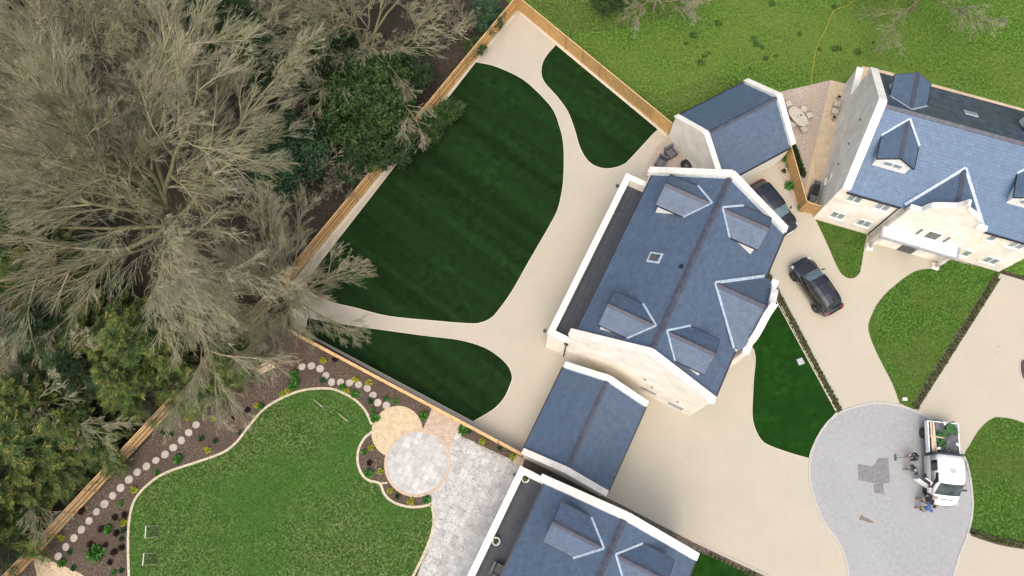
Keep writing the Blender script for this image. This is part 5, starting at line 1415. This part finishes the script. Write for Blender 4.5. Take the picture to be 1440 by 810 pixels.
MB().box(cf-.22, cf-.04, -.5, .5, .86, .93).box(cf-.40, cf-.36, -.42, .42, 1.165, 1.215).build('grille', M_black, van)
MB().prism([(cf-.30, -.90, .38), (cf-.05, -.70, .38), (cf+.05, -.35, .38), (cf+.05, .35, .38), (cf-.05, .70, .38), (cf-.30, .90, .38)], (0, 0, .24)).build('bumper', M_dark, van)
MB().box(cf+.051, cf+.06, -.26, .26, .46, .57).build('number_plate', M_white, van)
# roof ventilator print / hatch, wipers
MB().box(cr_+.85, cr_+1.2, -.18, .18, 2.262, 2.285).build('roof_vent', M_kerb, van)
for y_ in (-.3, .35): MB().bar((cf-.68, y_, 1.31), (cf-.98, y_+.35, 1.62), .025, .02).build('wiper', M_black, van)
# open driver door: hinged at front edge, swung out
dh = MB()
doorx = cf-1.15; dl = (cf-1.15)-(cr_+1.2)
th = math.radians(58)
def dpt(l, o_, z_): return (doorx-math.cos(th)*l+math.sin(th)*o_*0, -.99-math.sin(th)*l-o_, z_)
dd_ = MB().prism([dpt(0, 0, .45), dpt(dl, 0, .45), dpt(dl, 0, 1.28), dpt(0, 0, 1.28)], (.05, -.03, 0)).build('driver_door', M_vanw, van)
MB().prism([dpt(.12, 0, 1.285), dpt(dl-.05, 0, 1.285), dpt(dl-.08, 0, 2.02), dpt(.42, 0, 2.02)], (.03, -.02, 0)).build('door_window', M_dglass, dd_)
MB().prism([dpt(.03, 0, 1.285), dpt(.12, 0, 1.285), dpt(.42, 0, 2.02), dpt(.33, 0, 2.02)], (.04, -.03, 0)).prism([dpt(.33, 0, 2.022), dpt(dl-.02, 0, 2.022), dpt(dl-.02, 0, 2.08), dpt(.33, 0, 2.08)], (.04, -.03, 0)).build('door_frame', M_vanw, dd_)
for x_ in (cf-.95, -hl+.75):
    for s in (-1, 1): wheel(van, x_, s*(.86 if x_ > 0 else .90), .36, .24, s)
MB().box(-hl+.2, cf-.4, -.42, .42, .42, .62).build('chassis', M_black, van)
# tipper bed
bx0, bx1, bw2, bz0, bz1 = -hl, cr_-.12, 1.05, .92, 1.36
MB().box(bx0, bx1, -bw2, bw2, bz0-.12, bz0).build('bed_floor', M_dark, van)
for s in (-1, 1):
    sp = MB().box(bx0+.06, bx1-.06, min(s*bw2, s*(bw2-.06)), max(s*bw2, s*(bw2-.06)), bz0+.004, bz1).build('side_board', M_vanw, van)
    for k in range(4): MB().box(bx0+.2+k*.6, bx0+.26+k*.6, min(s*(bw2+.002), s*(bw2+.03)), max(s*(bw2+.002), s*(bw2+.03)), bz0+.01, bz1-.02).build('side_rib', M_vanw, sp)
MB().box(bx0, bx0+.055, -bw2, bw2, bz0+.004, bz1-.02).build('tail_board', M_vanw, van)
MB().box(bx1-.055, bx1, -bw2, bw2, bz0+.004, bz1+.45).box(bx1-.08, bx1+.03, -bw2-.04, bw2+.04, bz1+.45, bz1+.55).build('headboard', M_black, van)
MB().box(bx1+.02, bx1+.10, -.9, .9, .9, 2.05).build('cab_guard', M_dark, van)
# load
VM = Matrix.Translation((vc.x, vc.y, .022)) @ Matrix.Rotation(vang, 4, 'Z')
def crumple(name, cx_, cy_, w, l, z, rz, m, seed, label, cat, group=None, amp=.10, n=9):
    R = np.random.default_rng(seed); mb = MB(); P = []
    k1, k2, k3 = R.uniform(2, 5, 3); ph = R.uniform(0, 6, 4)
    for i in range(n):
        for j in range(n):
            u_, v_ = i/(n-1)-.5, j/(n-1)-.5
            zz = amp*(math.sin(k1*u_*2+ph[0])*math.cos(k2*v_*2+ph[1])+.5*math.sin(k3*(u_+v_)*2+ph[2]))+R.normal(0, amp*.18)
            P.append((u_*w*(1+.12*math.sin(ph[3]+v_*5)), v_*l*(1+.12*math.cos(ph[2]+u_*5)), zz))
    V = P+[(p_[0], p_[1], p_[2]-.025) for p_ in P]; N = n*n; F = []
    for i in range(n-1):
        for j in range(n-1):
            a = i*n+j; F.append((a, a+n, a+n+1, a+1)); F.append((a+N, a+1+N, a+n+1+N, a+n+N))
    edge = [i*n for i in range(n)]+[(n-1)*n+j for j in range(1, n)]+[i*n+n-1 for i in range(n-2, -1, -1)]+[j for j in range(n-2, 0, -1)]
    for k in range(len(edge)): a, b = edge[k], edge[(k+1) % len(edge)]; F.append((b, a, a+N, b+N))
    mb.v = V; mb.f = F; mb.m = [0]*len(F)
    o = mb.build(name, m); o.matrix_world = VM @ Matrix.Translation((cx_, cy_, z)) @ Matrix.Rotation(rz, 4, 'Z')
    return tag(o, label, cat, group)
bc = (bx0+bx1)/2; bl = bx1-bx0
LM = 'folded grey membrane sheet heaped in the bed of the white van'
for k, (dx, dy, w, l, z, rz) in enumerate([(-.7, -.25, 1.1, .8, 1.25, .2), (.1, .45, 1.2, .9, 1.30, -.3), (.65, .25, .8, 1.1, 1.28, .5), (-.15, .0, 1.6, 1.5, 1.12, .1), (.85, .6, .6, .5, 1.36, .9)]):
    crumple('membrane_sheet', bc+dx, dy, w, l, z, rz, M_membrane, 40+k, LM, 'sheet', 'membrane sheets in the van bed')
for k, (dx, dy, w, l, z, rz) in enumerate([(-.75, .50, .75, .75, 1.36, .3), (-.2, -.15, .5, .9, 1.38, .6), (.45, -.15, .8, .5, 1.40, -.2), (.2, -.45, .5, .5, 1.34, .1)]):
    crumple('turf_offcut', bc+dx, dy, w, l, z, rz, M_offcut, 60+k, 'green artificial turf offcut on the heap in the van bed', 'turf offcut', 'turf offcuts in the van bed', .09)
for k, (y_, z_, a_) in enumerate(((-.86, 1.40, .02), (-.74, 1.41, -.02), (-.64, 1.38, .05))):
    o = MB().box(-bl/2+.08, bl/2-.1, -.045, .045, 0, .045).build('timber_batten', M_wood); o.matrix_world = VM @ Matrix.Translation((bc, y_, z_)) @ Matrix.Rotation(a_, 4, 'Z')
    tag(o, 'pale timber batten lying along the side of the van bed', 'batten', 'battens in the van bed')
o = MB().box(-.5, .5, -.03, .03, 0, .04).build('timber_batten', M_wood); o.matrix_world = VM @ Matrix.Translation((bc-.02, -.55, 1.46)) @ Matrix.Rotation(1.5, 4, 'Z'); tag(o, 'short pale batten lying across the load in the van bed', 'batten')
for k, (dx, dy) in enumerate(((-1.0, .05), (.35, .82), (.75, -.45))):
    o = crumple('packaging_scrap', bc+dx, dy, .22, .16, 1.50, k, M_white, 80+k, 'crumpled white packaging scrap on the van load', 'packaging', 'packaging scraps on the load', .04, 5)

# ================================================================== PEOPLE
def skin_obj(name, verts, edges, m, parent, sub=2):
    me = bpy.data.meshes.new(name); bm = bmesh.new(); ly = bm.verts.layers.skin.verify(); vs = []
    for k, (co, r) in enumerate(verts):
        v = bm.verts.new(co); r = r if isinstance(r, tuple) else (r, r); v[ly].radius = r; v[ly].use_root = (k == 0); vs.append(v)
    for a, b in edges: bm.edges.new((vs[a], vs[b]))
    bm.to_mesh(me); bm.free(); me.materials.append(m)
    o = place(name, me, parent); o.modifiers.new('skin', 'SKIN').use_smooth_shade = True
    s = o.modifiers.new('sub', 'SUBSURF'); s.levels = 1; s.render_levels = sub
    return o

def person(loc, rz, label, top, legs, hairm, cap=None, hands=None, lean=.08, stride=.18, sc=1.0, short=False):
    """x forward, y left; hands = (right, left) hand targets in local metres"""
    p = empty('person', loc, rz, label, 'person'); p.scale = (sc,)*3
    hr, hl_ = hands
    pel = Vector((0, 0, .95)); ch = Vector((lean*.9, 0, 1.28)); nk = Vector((lean*1.5, 0, 1.48)); hd = Vector((lean*2.0+.02, 0, 1.60)); tp_ = Vector((lean*2.1+.02, 0, 1.70))
    def arm(s, hnd):
        sh = Vector((lean*1.3, s*.19, 1.41)); hnd = Vector(hnd); d = hnd-sh; L = min(d.length, .55); hnd = sh+d.normalized()*L
        m_ = (sh+hnd)/2; h = math.sqrt(max(.285**2-(L/2)**2, 0.0004)); bend = (Vector((-.35, s*.6, -.7))); bend -= d.normalized()*bend.dot(d.normalized()); el = m_+bend.normalized()*h
        return sh, el, hnd
    def leg(s, fx):
        hip = Vector((0, s*.10, .90)); an = Vector((fx, s*.13, .09)); kn = (hip+an)/2+Vector((.05+abs(fx)*.1, 0, .02)); return hip, kn, an
    V = [(pel, (.13, .10)), (ch, (.145, .10)), (nk, .055), (hd, (.075, .092)), (tp_, (.06, .075))]; E = [(0, 1), (1, 2), (2, 3), (3, 4)]
    arms = []; legs_ = []
    for s, hnd in ((-1, hr), (1, hl_)):
        sh, el, ha = arm(s, hnd); arms.append((sh, el, ha)); i = len(V); dirn = (ha-el).normalized()
        V += [(sh, .055), (el, .042), (ha, .030), (ha+dirn*.07, (.038, .018))]; E += [(1, i), (i, i+1), (i+1, i+2), (i+2, i+3)]
        lat = dirn.cross(Vector((0, 0, 1)));
        if lat.length < .1: lat = Vector((1, 0, 0))
        lat.normalize(); pal = i+3; dn = lat.cross(dirn)
        for f, fl_ in zip((-.030, -.010, .010, .030), (.07, .085, .08, .06)):
            j = len(V); b0 = ha+dirn*.09+lat*f; V += [(b0, .0095), (b0+dirn*fl_*.55+dn*.012, .0085), (b0+dirn*fl_+dn*.04, .0075)]; E += [(pal, j), (j, j+1), (j+1, j+2)]
        j = len(V); b0 = ha+dirn*.03+lat*.045*(-s); V += [(b0, .011), (b0+dirn*.05+lat*.02*(-s), .009)]; E += [(i+2, j), (j, j+1)]
    for s, fx in ((-1, stride), (1, -stride)):
        hip, kn, an = leg(s, fx); legs_.append((hip, kn, an)); i = len(V)
        V += [(hip, .085), (kn, .058), (an, .042), (an+Vector((.12, s*.02, -.05)), (.042, .03))]; E += [(0, i), (i, i+1), (i+1, i+2), (i+2, i+3)]
    skin_obj('body', [(tuple(c_), r) for c_, r in V], E, M_skin, p)
    # nose, ears hint
    MB().prism([tuple(hd+Vector((.085, -.012, -.01))), tuple(hd+Vector((.085, .012, -.01))), tuple(hd+Vector((.115, 0, -.015)))], (-.01, 0, .05)).build('nose', M_skin, p)
    for s in (-1, 1): MB().box(hd.x-.02, hd.x+.02, min(s*.085, s*.10), max(s*.085, s*.10), hd.z-.03, hd.z+.03).build('ear', M_skin, p)
    # clothing
    V = [(pel+Vector((0, 0, .0)), (.155, .118)), (ch, (.175, .125)), (nk-Vector((0, 0, .05)), .085)]; E = [(0, 1), (1, 2)]
    for sh, el, ha in arms:
        i = len(V); end = el.lerp(ha, .05 if short else .85)
        V += [(sh, .078), (el, .062), (end, .05)]; E += [(1, i), (i, i+1), (i+1, i+2)]
    skin_obj('jacket', [(tuple(c_), r) for c_, r in V], E, top, p)
    V = [(pel-Vector((0, 0, .02)), (.15, .115))]; E = []
    for hip, kn, an in legs_:
        i = len(V); V += [(hip, .10), (kn, .075), (kn.lerp(an, .88), .062)]; E += [(0, i), (i, i+1), (i+1, i+2)]
    skin_obj('trousers', [(tuple(c_), r) for c_, r in V], E, legs, p)
    for hip, kn, an in legs_:
        skin_obj('boot', [(tuple(an+Vector((0, 0, .03))), .055), (tuple(an+Vector((.0, 0, -.04))), (.05, .05)), (tuple(an+Vector((.15, 0, -.055))), (.045, .033))], [(0, 1), (1, 2)], M_black, p)
    if cap:
        MB().lathe([(.108, 0), (.112, .04), (.095, .09), (.05, .12), (.01, .125)], 16, tuple(hd+Vector((0, 0, .045)))).prism([tuple(hd+Vector((.06, -.08, .05))), tuple(hd+Vector((.19, -.05, .045))), tuple(hd+Vector((.19, .05, .045))), tuple(hd+Vector((.06, .08, .05)))], (0, 0, .012)).build('cap', cap, p, True)
    else:
        MB().lathe([(.10, -.03), (.113, .03), (.10, .085), (.06, .12), (.01, .13)], 16, tuple(hd+Vector((-.015, 0, .02)))).build('hair', hairm, p, True)
    return p
def face_to(a, b): return math.atan2(b.y-a.y, b.x-a.x)
P1 = G(1278, 645); P2 = G(1277, 661); P3 = G(1291, 703.5); P4 = G(1290, 716)
person((P1.x, P1.y, .022), math.radians(175), 'person in navy jacket and cap holding a long handled broom', M_navy, M_greyc, M_hair, M_black, ((.38, -.12, 1.05), (.42, .12, .95)), .10, .15)
person((P2.x, P2.y, .022), math.radians(200), 'person in navy top stepping beside the broom holder', M_navy, M_greyc, M_grhair, None, ((.25, -.25, .95), (.30, .22, 1.0)), .16, .26, .98)
person((P3.x, P3.y, .022), math.radians(15), 'person in navy shirt leaning towards the open van door', M_navy, M_khaki, M_grhair, None, ((.45, -.15, 1.15), (.45, .15, 1.2)), .22, .15, 1.0, True)
person((P4.x, P4.y, .022), math.radians(20), 'person in blue jacket standing at the front wheel of the van', M_bluec, M_khaki, M_hair, None, ((.40, -.12, 1.05), (.35, .2, 1.0)), .18, .14)
# broom held by the first person
br = empty('broom', (P1.x, P1.y, .022), math.radians(175), 'long handled broom held by the person in navy cap', 'broom')
MB().tube([(.20, 0, 1.35), (.95, .02, .10)], .016, 8).build('handle', M_dark, br)
MB().box(.90, 1.02, -.20, .24, .05, .11).build('head', M_dark, br); MB().box(.91, 1.01, -.19, .23, .0, .05).build('bristles', M_dark, br)
